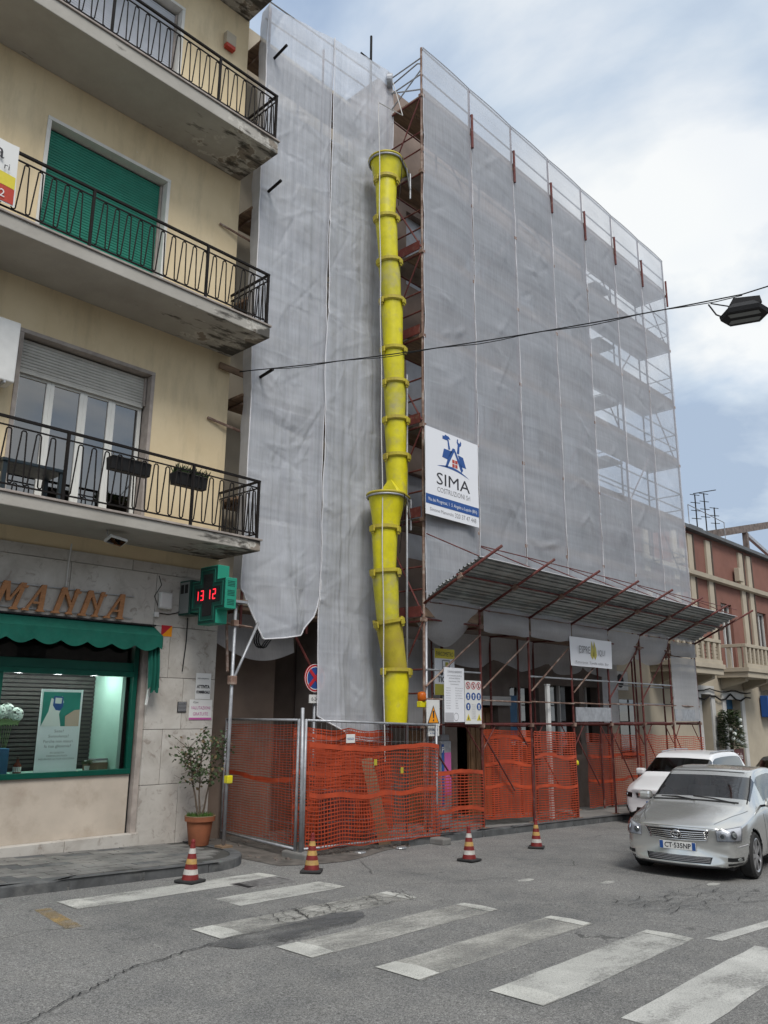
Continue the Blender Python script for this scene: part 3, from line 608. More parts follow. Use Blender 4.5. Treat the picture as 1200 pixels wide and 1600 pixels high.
# items in the display
po = thing('poster', (5.96, 12.5, 1.345), 'white standing poster with a blood sugar meter photo in shop window', 'poster')
px0, px1, pz0, pz1, py = 5.62, 6.28, 1.345, 2.57, 12.42
part('board', K['white_print'], po, lambda m: m.box(px0, px1, py, py+.012, pz0, pz1))
part('photo', K['teal_print'], po, lambda m: m.poly([(px0+.03, py-.002, 2.02), (px1-.03, py-.002, 2.02), (px1-.03, py-.002, 2.53), (px0+.03, py-.002, 2.53)]))
part('glove', K['paper'], po, lambda m: m.poly([(px0+.03, py-.004, 2.02), (px0+.34, py-.004, 2.02), (px0+.30, py-.004, 2.2), (px0+.36, py-.004, 2.38), (px0+.33, py-.004, 2.47), (px0+.24, py-.004, 2.3), (px0+.2, py-.004, 2.42), (px0+.16, py-.004, 2.44), (px0+.13, py-.004, 2.24)]))
part('hand', K['skin_print'], po, lambda m: m.poly([(px1-.25, py-.004, 2.02), (px1-.03, py-.004, 2.02), (px1-.03, py-.004, 2.27), (px1-.12, py-.004, 2.26), (px1-.26, py-.004, 2.17)]))
part('meter', K['blue_print'], po, lambda m: m.poly([(px0+.24, py-.006, 2.26), (px0+.31, py-.006, 2.25), (px0+.355, py-.006, 2.32), (px0+.345, py-.006, 2.46), (px0+.20, py-.006, 2.47), (px0+.19, py-.006, 2.33)])); part('meter_screen', K['paper'], po, lambda m: m.poly([(px0+.22, py-.008, 2.36), (px0+.32, py-.008, 2.355), (px0+.325, py-.008, 2.44), (px0+.22, py-.008, 2.445)]))
def ptxt(m):
    for s, z, sz, w_ in (('Sete?', 1.93, .06, .15), ('Sonnolenza?', 1.855, .06, .32), ('Perche non misuri', 1.78, .06, .46), ('la tua glicemia?', 1.71, .06, .42)): add_text(m, s, sz, (5.95, py-.003, z), (1, 0, 0), (0, 0, 1), width=w_)
    for s, z, w_ in (('IN QUESTA', 1.62, .22), ('FARMACIA PUOI', 1.575, .32), ('MISURARE LA TUA GLICEMIA', 1.53, .56)): add_text(m, s, .036, (5.95, py-.003, z), (1, 0, 0), (0, 0, 1), width=w_)
part('lettering', K['ink_grey'], po, ptxt)
vase = thing('flower_vase', (5.14, 12.5, 1.34), 'glass vase of white hydrangeas in the pharmacy window', 'vase')
part('glass', K['lens'], vase, lambda m: m.lathe([(.05, 0), (.055, .3), (.07, .38)], (5.14, 12.5, 1.345), 14, False), smooth=True)
def hyd(m):
    for c in ((5.02, 12.45, 2.22), (5.16, 12.5, 2.25), (5.28, 12.45, 2.19)):
        for _ in range(170):
            d = Vector((random.gauss(0, 1), random.gauss(0, 1), random.gauss(0, 1))).normalized(); p = Vector(c)+d*.105*Vector((1, 1, .8)).length/1.63; a = d.orthogonal().normalized()*.02; b = d.cross(a)
            m.poly([p+a, p+b, p-a, p-b])
part('blossoms', K['petal'], vase, hyd)
part('stems', K['stem'], vase, lambda m: [m.cyl((5.14+random.uniform(-.03, .03), 12.5, 1.36), (5.02+.04*i, 12.47, 2.15), .006, 4) for i in range(7)]+[m.poly([(5.0+.04*i, 12.40, 2.08), (5.05+.04*i, 12.38, 2.03), (5.09+.04*i, 12.40, 2.10), (5.04+.04*i, 12.42, 2.14)]) for i in range(7)])
bb = MB().box(4.87, 5.16, 12.25, 12.5, 1.341, 1.72); bb.build('gift_box', K['blue_box'], bevel=.008, label='blue box standing at the left of the shop display', cat='box')
bo = thing('brown_bottle', (5.34, 12.35, 1.341), 'small brown glass bottle beside the poster in the window', 'bottle')
part('glass', K['brown_glass'], bo, lambda m: m.lathe([(.055, 0), (.058, .01), (.058, .14), (.02, .18), (.02, .22)], (5.34, 12.35, 1.341), 14), smooth=True, angle=50); part('cap', K['brown_dark'], bo, lambda m: m.cyl((5.34, 12.35, 1.562), (5.34, 12.35, 1.60), .024, 12)); part('label_strip', K['paper'], bo, lambda m: m.cyl((5.34, 12.35, 1.385), (5.34, 12.35, 1.455), .0588, 14, caps=False))
wb = thing('wooden_case', (6.62, 12.4, 1.341), 'small wooden case with books on top in the shop window', 'case')
part('case', K['cardboard'], wb, lambda m: m.box(6.42, 6.74, 12.3, 12.5, 1.341, 1.47), bevel=.008); part('book', K['paper'], wb, lambda m: m.box(6.44, 6.72, 12.31, 12.49, 1.472, 1.50)); part('book', K['ink_grey'], wb, lambda m: m.obox((6.62, 12.4, 1.515), (.12, .02, 0), (-.012, .08, 0), (0, 0, .0125)))
sp_ = thing('potted_plant', (6.38, 12.3, 1.341), 'tiny green plant in a white pot in the shop window', 'plant')
part('pot', K['white_plastic'], sp_, lambda m: m.lathe([(.03, 0), (.042, .09)], (6.37, 12.26, 1.341), 12)); part('leaves', K['leaf'], sp_, lambda m: [m.poly([Vector((6.37, 12.26, 1.46))+Vector((math.cos(i)*.03, math.sin(i)*.03, .0)), Vector((6.37, 12.26, 1.46))+Vector((math.cos(i)*.10, math.sin(i)*.07, random.uniform(-.01, .07))), Vector((6.37, 12.26, 1.46))+Vector((math.cos(i+.5)*.05, math.sin(i+.5)*.04, .04))]) for i in [k*.35 for k in range(40)]])
# ---- awning
aw = thing('awning', (5.0, 11.9, 2.6), 'green scalloped shop awning folded up under the wooden letters', 'awning')
AX1 = 7.16
part('cassette', K['green_fabric'], aw, lambda m: m.prism([(0, 0), (-.30, -.17), (-.30, -.185), (0, -.16)], (1.0, 11.95, 3.60), (0, 1, 0), (0, 0, 1), (AX1-1.0, 0, 0)))
part('head_bar', K['matt_black'], aw, lambda m: m.box(1.0, AX1+.01, 11.9, 11.948, 3.603, 3.628))
def val(a, b):
    x = 1.0+(AX1-1.0)*a; s = abs(math.sin((x+.12)*math.pi/.40)); zb = -.16-.075*s
    return (x, 11.652-.012*math.sin(x*11)*b-.004, 3.415+b*zb)
part('valance', K['green_fabric'], aw, lambda m: m.grid(val, 300, 3), smooth=True)
def ends(a, b): x = AX1+.005; y = 11.65+.28*a; return (x, y, 3.415+.16*a-b*(.16+.16*a))
part('valance_end', K['green_fabric'], aw, lambda m: m.grid(ends, 6, 3))
def drop(a, b): return (AX1-.20+.20*a+.05*b, 11.72+.12*a*0+.035*math.sin(a*19+b*2.5)+.01*math.sin(b*7), 3.42-b*(.84-.05*math.sin(a*15)))
part('folded_fabric', K['green_fabric'], aw, lambda m: m.grid(drop, 26, 14), smooth=True)
part('arm', K['white_plastic'], aw, lambda m: [m.bar((7.06, 11.85, 2.35), (7.10, 11.80, 2.85), .03)]); part('crank_hook', K['grey_metal'], aw, lambda m: m.tube([(7.1, 11.85, 2.6), (7.1, 11.85, 2.5), (7.115, 11.85, 2.47), (7.13, 11.85, 2.5), (7.13, 11.85, 2.56)], .007, 5))
# ---- wooden letters
ls = thing('shop_lettering', (5.6, 11.9, 3.66), 'brown wooden letters MANNA on rails above the green awning', 'sign')
part('rail', K['grey_metal'], ls, lambda m: m.bar((3.0, 11.925, 4.045), (6.75, 11.925, 4.045), .012)); part('rail', K['grey_metal'], ls, lambda m: m.bar((3.0, 11.925, 3.70), (6.75, 11.925, 3.70), .012))
def stroke(m, a, b, w0, w1, y=11.87, d=.045):
    (x0, z0), (x1, z1) = a, b; m.prism([(x0-w0/2, z0), (x0+w0/2, z0), (x1+w1/2, z1), (x1-w1/2, z1)], (0, y, 0), (1, 0, 0), (0, 0, 1), (0, d, 0))
def serif(m, x, z, w, k=1): m.prism([(x-w/2, z), (x+w/2, z), (x+w*.36, z+.035*k), (x-w*.36, z+.035*k)], (0, 11.868, 0), (1, 0, 0), (0, 0, 1), (0, .048, 0))
ZB, ZT = 3.66, 4.06
def letM(x):
    def f(m): stroke(m, (x-.16, ZB), (x-.02, ZT), .075, .075); stroke(m, (x, ZT), (x+.02, ZB+.12), .06, .05, 11.872); stroke(m, (x+.03, ZB+.12), (x+.22, ZT), .04, .05, 11.874); stroke(m, (x+.11, ZB), (x+.24, ZT), .06, .06, 11.876); serif(m, x-.16, ZB, .14); serif(m, x+.11, ZB, .13); serif(m, x-.03, ZT-.035, .1, -1); serif(m, x+.25, ZT-.035, .1, -1)
    return f
def letA(x):
    def f(m): stroke(m, (x-.25, ZB), (x-.01, ZT), .04, .04); stroke(m, (x-.03, ZB), (x, ZT), .075, .075, 11.873); m.box(x-.15, x-.03, 11.876, 11.91, ZB+.11, ZB+.145); serif(m, x-.25, ZB, .11); serif(m, x-.03, ZB, .13)
    return f
def letN(x):
    def f(m): stroke(m, (x-.10, ZB), (x+.02, ZT), .075, .075); stroke(m, (x+.02, ZT), (x+.14, ZB+.10), .055, .045, 11.873); stroke(m, (x+.11, ZB), (x+.23, ZT), .055, .055, 11.876); serif(m, x-.10, ZB, .14); serif(m, x+.11, ZB, .11); serif(m, x+.01, ZT-.035, .1, -1); serif(m, x+.23, ZT-.035, .11, -1)
    return f
for fn in (letM(4.72), letA(5.25), letN(5.55), letN(5.97), letA(6.53)): part('letter', K['wood_letter'], ls, fn)
# ---- small wall fittings
wbx = MB().box(7.19, 7.43, 11.86, 11.945, 3.90, 4.18); wbx.build('junction_box', K['white_plastic'], bevel=.03, label='white rounded alarm box on stone cladding beside the pharmacy cross', cat='wall box')
MB().box(7.13, 7.21, 11.90, 11.945, 3.76, 3.84).build('cable_box', K['white_plastic'], bevel=.006, label='tiny grey cable box below the white alarm box', cat='wall box')
MB().tube([(7.2, 11.93, 3.83), (7.4, 11.93, 3.82), (7.55, 11.93, 3.86), (7.62, 11.9, 3.9)], .008, 5).tube([(7.18, 11.94, 4.45), (7.24, 11.94, 4.3), (7.12, 11.94, 4.1), (7.2, 11.94, 3.95)], .006, 5).build('wall_cable', K['iron'], label='thin dark cable looping along the stone wall to the cross', cat='cable')
hs = thing('hydrant_plate', (7.4, 11.94, 3.46), 'small red and yellow hydrant plate on stone wall beside awning', 'sign')
part('red_half', K['sign_red'], hs, lambda m: m.prism([(0, 0), (.2, .18), (0, .18)], (7.3, 11.943, 3.46), (1, 0, 0), (0, 0, 1), (0, .004, 0))); part('yellow_half', K['orange_print'], hs, lambda m: m.prism([(0, 0), (.2, 0), (.2, .18)], (7.3, 11.943, 3.46), (1, 0, 0), (0, 0, 1), (0, .004, 0)))
vg = thing('vent_grille', (7.79, 11.94, 2.24), 'small black square ventilation grille in the stone wall', 'vent'); part('frame', K['matt_black'], vg, lambda m: m.box(7.70, 7.87, 11.935, 11.946, 2.24, 2.41))
vm = MB().box(-.075, .075, -.008, .002, -.006, .008).mesh('louvre', K['ink_grey'])
for i in range(7): put(vm, 'louvre', vg, (7.785, 11.935, 2.26+.022*i), (R(35), 0, 0))
n1_ = thing('paper_notice', (8.17, 11.94, 2.46), 'white paper notice reading ATTIVITA on the stone corner', 'notice'); part('sheet', K['paper'], n1_, lambda m: m.box(8.03, 8.33, 11.94, 11.946, 2.46, 2.89))
part('lettering', K['ink'], n1_, lambda m: [add_text(m, 'ATTIVITA', .075, (8.18, 11.937, 2.64), (1, 0, 0), (0, 0, 1), width=.26, bold=.003), add_text(m, 'COMMERCIALE', .06, (8.18, 11.937, 2.555), (1, 0, 0), (0, 0, 1), width=.27, bold=.003), add_text(m, 'Informazione', .04, (8.17, 11.937, 2.79), (1, 0, 0), (0, 0, 1), width=.22)])
n2_ = thing('paper_notice', (8.15, 11.94, 2.12), 'white and pink notice reading VALUTAZIONI GRATUITE on the stone corner', 'notice'); part('sheet', K['paper'], n2_, lambda m: m.box(7.93, 8.38, 11.94, 11.946, 2.12, 2.45)); part('pink_strip', K['magenta_print'], n2_, lambda m: m.box(7.932, 8.378, 11.937, 11.939, 2.122, 2.155))
part('lettering', K['magenta_print'], n2_, lambda m: [add_text(m, 'VALUTAZIONI', .075, (8.155, 11.937, 2.29), (1, 0, 0), (0, 0, 1), width=.38), add_text(m, 'GRATUITE', .075, (8.155, 11.937, 2.19), (1, 0, 0), (0, 0, 1), width=.3)]); part('header', K['ink'], n2_, lambda m: [add_text(m, 'iCare', .05, (8.05, 11.937, 2.39), (1, 0, 0), (0, 0, 1), width=.1)])
# ---- pharmacy cross, standing out from the wall
pc = thing('pharmacy_cross', (7.7, 11.2, 3.6), 'green pharmacy cross sign with red digits 13:12 on the corner', 'sign')
CY, CZ = 11.14, 4.10
def crossout(a, b): return [(-a, -b), (-a, -a), (-b, -a), (-b, a), (-a, a), (-a, b), (a, b), (a, a), (b, a), (b, -a), (a, -a), (a, -b)][::-1]
part('body', K['cross_green'], pc, lambda m: m.prism(crossout(.25, .475), (7.62, CY, CZ), (0, 1, 0), (0, 0, 1), (.22, 0, 0)), bevel=.01, recalc=True)
part('face', K['cross_dark'], pc, lambda m: m.prism(crossout(.235, .46), (7.612, CY, CZ), (0, 1, 0), (0, 0, 1), (.02, 0, 0)), recalc=True)
part('tube_border', K['cross_tube'], pc, lambda m: m.tube([(7.612, CY+a, CZ+b) for a, b in crossout(.19, .41)], .012, 5, True))
part('display', K['gloss_black'], pc, lambda m: m.prism(crossout(.125, .34), (7.606, CY, CZ), (0, 1, 0), (0, 0, 1), (.02, 0, 0)), recalc=True)
def dig(m, ch, c):
    seg = {'1': 'bc', '3': 'abcdg', '2': 'abged'}[ch]; w_, h_ = .034, .075
    S = {'a': ((-w_, h_), (w_, h_)), 'b': ((w_, h_), (w_, 0)), 'c': ((w_, 0), (w_, -h_)), 'd': ((-w_, -h_), (w_, -h_)), 'e': ((-w_, -h_), (-w_, 0)), 'f': ((-w_, 0), (-w_, h_)), 'g': ((-w_, 0), (w_, 0))}
    for s in seg:
        a, b = S[s]; m.bar((7.603, c-a[0], CZ+a[1]), (7.603, c-b[0], CZ+b[1]), .018, .005, up=(1, 0, 0))
for ch, c in (('1', CY+.29), ('3', CY+.145), ('1', CY-.04), ('2', CY-.19)): part('digit', K['led_red'], pc, lambda m: dig(m, ch, c))
part('vent_slots', K['cross_dark'], pc, lambda m: [m.box(7.66, 7.80, 10.662, 10.668, CZ-.19+.025*i+(i//4)*.05, CZ-.18+.025*i+(i//4)*.05) for i in range(12)])
part('wall_box', K['cross_dark'], pc, lambda m: m.box(7.60, 7.86, 11.62, 11.948, 3.82, 4.40), bevel=.006); part('box_panel', K['lens_grey'], pc, lambda m: m.box(7.594, 7.60, 11.66, 11.93, 3.85, 4.37)); part('box_vents', K['matt_black'], pc, lambda m: [m.box(7.590, 7.593, a, a+.09, 4.18, 4.33) for a in (11.69, 11.81)])
MB().tube([(7.78, 11.93, 3.8), (7.78, 11.93, 3.4), (7.74, 11.93, 2.9)], .010, 5).build('hanging_cable', K['matt_black'], label='dark cable hanging down the stone below the pharmacy cross', cat='cable')
MB().tube([(5.62, 11.93, 4.75), (5.60, 11.93, 4.4), (5.6, 11.93, 4.08)], .012, 6).build('conduit', K['rope_white'], label='thin pale conduit running down to the wooden letters', cat='conduit')
# ================================================================== the building under repair
from mathutils import noise as MN
def nz(x, y, z): return MN.noise(Vector((x, y, z)))
RB = thing('building_under_repair', (16, 12, 0), 'tall old building under repair behind the grey scaffold netting', 'building')
FY = 11.8
upw = [(x, x+1.1, z, z+2.0) for z in (5.6, 9.0, 12.3) for x in (13.2, 15.6, 18.0, 20.2)]
gow = [(14.9, 16.5, -.3, 2.45), (17.0, 18.3, 1.0, 2.9), (18.75, 20.3, 1.2, 3.0), (20.55, 21.3, 1.5, 3.0)]
part('wall', K['old_facade'], RB, lambda m: [wall_holes(m, 12.15, 22.0, 4.2, 17.5, FY, upw, .3), m.poly([(12.15, 12.75, 4.2), (12.15, FY, 4.2), (12.15, FY, 17.5), (12.15, 12.75, 17.5)]), m.poly([(22, FY, -.6), (22, 22, -.6), (22, 22, 17.5), (22, FY, 17.5)]), m.poly([(12.15, FY, 17.5), (22, FY, 17.5), (22, 22, 17.5), (12.15, 22, 17.5)])])
part('ground_floor_wall', K['stone_wall'], RB, lambda m: wall_holes(m, 12.15, 22.0, -.6, 4.2, FY-.02, gow, .32))
part('setback_wall', K['cream_facade'], RB, lambda m: m.poly([(8.42, 12.75, 4.2), (12.15, 12.75, 4.2), (12.15, 12.75, 17.3), (8.42, 12.75, 17.3)]))
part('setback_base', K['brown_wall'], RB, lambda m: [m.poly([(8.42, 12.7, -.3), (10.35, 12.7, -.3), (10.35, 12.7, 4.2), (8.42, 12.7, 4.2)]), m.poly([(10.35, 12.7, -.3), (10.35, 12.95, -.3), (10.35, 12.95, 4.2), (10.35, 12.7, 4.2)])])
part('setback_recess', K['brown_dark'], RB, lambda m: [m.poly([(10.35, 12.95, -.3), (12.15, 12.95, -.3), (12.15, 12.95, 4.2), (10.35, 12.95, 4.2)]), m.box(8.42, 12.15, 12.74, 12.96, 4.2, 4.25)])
part('corner_pillar', K['stone_wall'], RB, lambda m: m.box(11.05, 12.14, 11.9, 12.9, -.3, 4.19), bevel=.02)
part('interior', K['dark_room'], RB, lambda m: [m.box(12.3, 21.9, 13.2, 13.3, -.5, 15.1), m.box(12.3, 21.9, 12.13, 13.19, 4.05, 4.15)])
for a, b, c, d in upw:
    w_ = part('window', K['white_shutter'], RB, lambda m: m.box(a+.02, b-.02, FY+.18, FY+.22, c, d))
part('door_lintel', K['white_facade'], RB, lambda m: m.box(14.7, 16.9, FY-.12, FY-.022, 2.45, 2.66))
part('shop_shutter', K['wood_door'], RB, lambda m: [m.box(15.6, 16.48, FY+.2, FY+.25, -.3, 2.4)]+[m.box(15.65+.2*i, 15.80+.2*i, FY+.17, FY+.198, -.2, 2.3) for i in range(4)])
part('bar_window', K['dark_pane'], RB, lambda m: [m.poly([(a, FY+.2, c), (b, FY+.2, c), (b, FY+.2, d), (a, FY+.2, d)]) for a, b, c, d in gow[1:]])
for a, b, c, d in gow[1:]: part('window_frame', K['white_facade'], RB, lambda m: m.box((a+b)/2-.03, (a+b)/2+.03, FY+.12, FY+.24, c, d))
part('blue_poster', K['blue_box'], RB, lambda m: m.box(17.2, 17.5, FY+.12, FY+.14, 1.6, 2.7)); part('wood_panel', K['wood_door'], RB, lambda m: m.box(13.2, 14.1, FY-.1, FY-.022, -.2, 1.9), bevel=.01)
part('low_wing', K['cream_facade'], RB, lambda m: m.box(22.0, 25.0, 12.0, 20, -.6, 5.3)); part('wing_window', K['dark_pane'], RB, lambda m: m.box(22.9, 23.8, 11.96, 11.998, 1.0, 2.7))
wac = thing('air_conditioner', (22.6, 11.8, 2.8), 'grey air conditioner on cream wall behind scaffold lattice', 'air conditioner'); part('casing', K['white_plastic'], wac, lambda m: m.box(22.2, 22.95, 11.65, 11.95, 2.95, 3.5), bevel=.02); part('fan_grille', K['matt_black'], wac, lambda m: m.cyl((22.45, 11.64, 3.22), (22.45, 11.649, 3.22), .2, 16))

# ================================================================== scaffold on the street side
SX = [12.04+1.8*i for i in range(8)]; Y0, Y1 = 10.3, 11.36; LV = [2.07+2.0*k for k in range(8)]
SC = thing('scaffold', (12.04, 10.3, g(12)), 'red steel scaffold with plank decks along the street front', 'scaffold')
pr_ = .027; cpm = MB().box(-.05, .05, -.05, .05, -.04, .04).mesh('coupler', K['rust_steel'])
for i, x in enumerate(SX):
    for y in (Y0, Y1):
        zb = g(x)+KH
        part('post', K['rust_steel'] if i == 0 and y == Y0 else K['red_steel'], SC, lambda m: m.cyl((x, y, zb), (x, y, 17.34 if y == Y0 else 17.0), pr_, 8), smooth=True, angle=40)
        part('base_plate', K['rust_steel'], SC, lambda m: m.box(x-.08, x+.08, y-.08, y+.08, zb-.004, zb+.012))
    if i: part('post_sleeve', K['red_steel'], SC, lambda m: m.cyl((x, Y0-.085, 15.62), (x, Y0-.085, 16.56), .034, 8))
    for z in LV: put(cpm, 'coupler', SC, (x, Y0, z-.05))
tr = MB().cyl((0, 0, 0), (0, Y1-Y0, 0), .022, 6).mesh('transom', K['red_steel']); lg = MB().cyl((0, 0, 0), (1.8, 0, 0), .02, 6).mesh('ledger', K['red_steel']); lgg = MB().cyl((0, 0, 0), (1.8, 0, 0), .02, 6).mesh('guard_rail', K['grey_metal'])
d1 = MB().cyl((0, 0, 0), (1.8, 0, 2.0), .02, 6).mesh('brace', K['red_steel']); d2 = MB().cyl((0, 0, 2.0), (1.8, 0, 0), .02, 6).mesh('brace', K['red_steel'])
pkm = [MB().box(.01, 1.79, 0, .47, -.05, 0).mesh('deck_plank', K[n]) for n in ('plank', 'steel_deck')]
tb = MB().box(.02, 1.78, -.012, .012, .02, .2).mesh('toe_board', K['plank'])
for k, z in enumerate(LV):
    for i, x in enumerate(SX):
        put(tr, 'transom', SC, (x, Y0, z-.075))
        if i == 7: continue
        put(lg, 'ledger', SC, (x, Y0, z-.03)); put(lg, 'ledger', SC, (x, Y1, z-.03))
        if k == 0 and i in (1,): continue
        if k > 0:
            for q in (0, 1): put(pkm[0 if (i+k+q) % 3 else 1], 'deck_plank', SC, (x, Y0+.05+.49*q, z))
            put(tb, 'toe_board', SC, (x, Y0+.02, z))
        if k < 7:
            put(lgg, 'guard_rail', SC, (x, Y0, z+1.0)); 
            if k > 0: put(lgg, 'guard_rail', SC, (x, Y0, z+.5))
            if k > 0 and (i+k) % 2 == 0: put(d1 if i % 2 else d2, 'brace', SC, (x, Y0+.04, z-.02))
            if i >= 5: put(lgg, 'guard_rail', SC, (x, Y1, z+1.0)); put(lgg, 'guard_rail', SC, (x, Y1, z+.5))
        else:
            put(lgg, 'guard_rail', SC, (x, Y0, z+.55)); put(lgg, 'guard_rail', SC, (x, Y0, z+1.25))
# end frame towards the chute
for k, z in enumerate(LV):
    x = SX[0]
    part('end_rail', K['red_steel'] if k < 7 else K['grey_metal'], SC, lambda m: [m.cyl((x, Y0, z+1.0), (x, Y1, z+1.0), .018, 6), m.cyl((x, Y0, z+.55), (x, Y1, z+.55), .018, 6)])
    if k < 7: part('brace', K['red_steel'], SC, lambda m: m.cyl((x-.03, Y0 if k % 2 else Y1, z+.05), (x-.03, Y1 if k % 2 else Y0, z+1.9), .018, 6))
    if 0 < k < 6: part('end_toe_board', K['red_steel'], SC, lambda m: m.box(x-.05, x-.03, Y0+.04, Y1-.04, z+.01, z+.22))
    if k < 7: part('end_rail', K['grey_metal'], SC, lambda m: [m.cyl((SX[7], Y0, z+h_), (SX[7], Y1, z+h_), .018, 6) for h_ in (.5, 1.0)])
part('end_post', K['grey_metal'], SC, lambda m: m.cyl((SX[0]-.10, Y0+.35, g(12)+KH), (SX[0]-.10, Y0+.35, 9.2), .024, 8), smooth=True)
part('end_post', K['galv'], SC, lambda m: m.cyl((SX[0]+.09, Y0+.02, g(12)+KH), (SX[0]+.09, Y0+.02, 4.0), .03, 8), smooth=True)
part('end_guard', K['grey_metal'], SC, lambda m: [m.tube([(SX[0], Y1, 16.85), (SX[0]-.02, Y0+.1, 16.95), (SX[0], Y0, 16.9)], .018, 6), m.tube([(SX[0], Y1, 16.1), (SX[0], Y0, 16.75)], .018, 6), m.tube([(SX[0], Y1, 16.7), (SX[0], Y0, 16.2)], .018, 6)])
# ground-level lattice
for i in range(7):
    x = SX[i]
    if i in (0, 1, 2, 3): part('brace', K['rust_steel'], SC, lambda m: m.cyl((x+.02, Y0-.03, 2.75), (x+1.78, Y0-.03, 3.85), .02, 6))
    if i in (4, 5, 6): part('brace', K['red_steel'], SC, lambda m: m.cyl((x+.02, Y0+.04, 2.6), (x+1.78, Y0+.04, 4.0), .02, 6))
    part('brace', K['red_steel'], SC, lambda m: m.cyl((x+.02, Y0+.06, 1.95), (x+1.2, Y0+.06, g(x)+.75), .018, 6))
    part('ledger', K['rust_steel'], SC, lambda m: m.cyl((x, Y0-.03, 2.52), (x+1.8, Y0-.03, 2.50), .018, 6))
    for s in (0, 1): part('knee_brace', K['red_steel'], SC, lambda m: m.cyl((x+(.03, 1.77)[s], Y0+.03, 1.5), (x+(.5, 1.3)[s], Y0+.03, 2.0), .015, 6))
for i, y in ((2, 11.2), (4, 11.1), (5, 11.0)): part('inner_post', K['red_steel'], SC, lambda m: m.cyl((SX[i]+.9, y, g(SX[i])+KH), (SX[i]+.9, y, 4.0), .025, 8))
part('panel_board', K['galv'], SC, lambda m: m.box(SX[3]+.05, SX[4]-.05, Y0-.05, Y0-.03, 2.09, 2.42)); part('panel_board', K['galv'], SC, lambda m: m.box(SX[6]+.05, SX[7]-.05, Y0-.05, Y0-.03, 2.09, 2.42))
ld_ = part('ladder', K['red_steel'], SC, lambda m: [m.cyl((13.0, 10.9, 2.1), (13.2, 11.1, 4.6), .02, 6), m.cyl((13.35, 10.9, 2.1), (13.55, 11.1, 4.6), .02, 6)])
for k in range(8): part('rung', K['red_steel'], ld_, lambda m: m.cyl((13.0+.025*k+.02, 10.92+.025*k, 2.35+.3*k), (13.37+.025*k, 10.92+.025*k, 2.35+.3*k), .014, 5))
# scaffold along the end wall, seen through the net
S2 = thing('return_scaffold', (22.6, 14, 0), 'second scaffold run behind the far right of the netting', 'scaffold')
for y in (12.5, 14.3, 16.1):
    for x in (22.2, 23.25): part('post', K['red_steel'], S2, lambda m: m.cyl((x, y, 5.3), (x, y, 16.8), .026, 6))
for z in LV[2:]:
    for y in (11.5, 12.5, 14.3):
        part('deck_plank', K['plank'], S2, lambda m: m.box(22.2, 23.25, y+.01, y+(.98 if y < 12 else 1.78), z-.05, z))
        part('guard_rail', K['grey_metal'], S2, lambda m: [m.cyl((23.25, y, z+h_), (23.25, y+1.8, z+h_), .018, 5) for h_ in (.5, 1.0)])
    part('brace', K['red_steel'], S2, lambda m: m.cyl((23.25, 12.5, z), (23.25, 14.3, z-2), .018, 5))
# scaffold of the setback part, mostly behind the net
S3 = thing('setback_scaffold', (10.3, 12, 0), 'scaffold with timber planks in the gap beside the yellow building', 'scaffold')
for x in (8.75, 10.3, 11.9):
    for y in (11.75, 12.6): part('post', K['red_steel'], S3, lambda m: m.cyl((x, y, g(x) if x > 11 else 3.7), (x, y, 17.0), .026, 6))
for z in LV[1:]:
    part('deck_plank', K['plank'], S3, lambda m: m.box(8.55, 12.0, 11.78, 12.18, z-.05, z)); part('deck_plank', K['plank'], S3, lambda m: m.box(8.55, 12.0, 12.19, 12.6, z-.05, z)); part('guard_rail', K['grey_metal'], S3, lambda m: [m.cyl((8.6, 11.72, z+h_), (12, 11.5, z+h_), .018, 5) for h_ in (.55, 1.05)])
    part('transom', K['rust_steel'], S3, lambda m: m.cyl((8.75, 11.75, z-.08), (8.75, 12.65, z-.08), .022, 6))
for z, a in ((15.55, 0), (12.35, 0), (8.35, 0)): part('tube_end', K['iron'], S3, lambda m: m.cyl((8.75, 11.75, z), (8.72, 11.10, z+.06), .03, 8))
for z, n_, r_ in ((11.35, 'rust_steel', .022), (7.35, 'rust_steel', .025)): part('tie_tube', K[n_], S3, lambda m: m.cyl((7.95, 11.97, z+.12), (8.75, 11.85, z-.02), r_, 6))
part('tie_board', K['plank'], S3, lambda m: m.obox((8.40, 11.9, 8.52), (.28, -.04, -.03), (.0, .02, 0), (0.005, 0, .06)))
part('mast', K['iron'], S3, lambda m: [m.cyl((11.45, 11.36, 16.4), (11.45, 11.36, 17.95), .03, 6), m.cyl((11.15, 11.4, 17.3), (11.75, 11.36, 17.25), .022, 6)])
# hoist pulley lamp on the corner
hl = thing('rope_hoist', (11.95, 11.2, 16.55), 'grey hoist wheel fixed at the top of the scaffold corner', 'hoist'); part('wheel', K['galv'], hl, lambda m: m.cyl((11.86, 11.22, 16.86), (11.94, 11.12, 16.86), .17, 16), bevel=.01); part('bracket', K['iron'], hl, lambda m: m.bar((12.0, 11.2, 16.9), (12.04, 11.34, 17.3), .03))

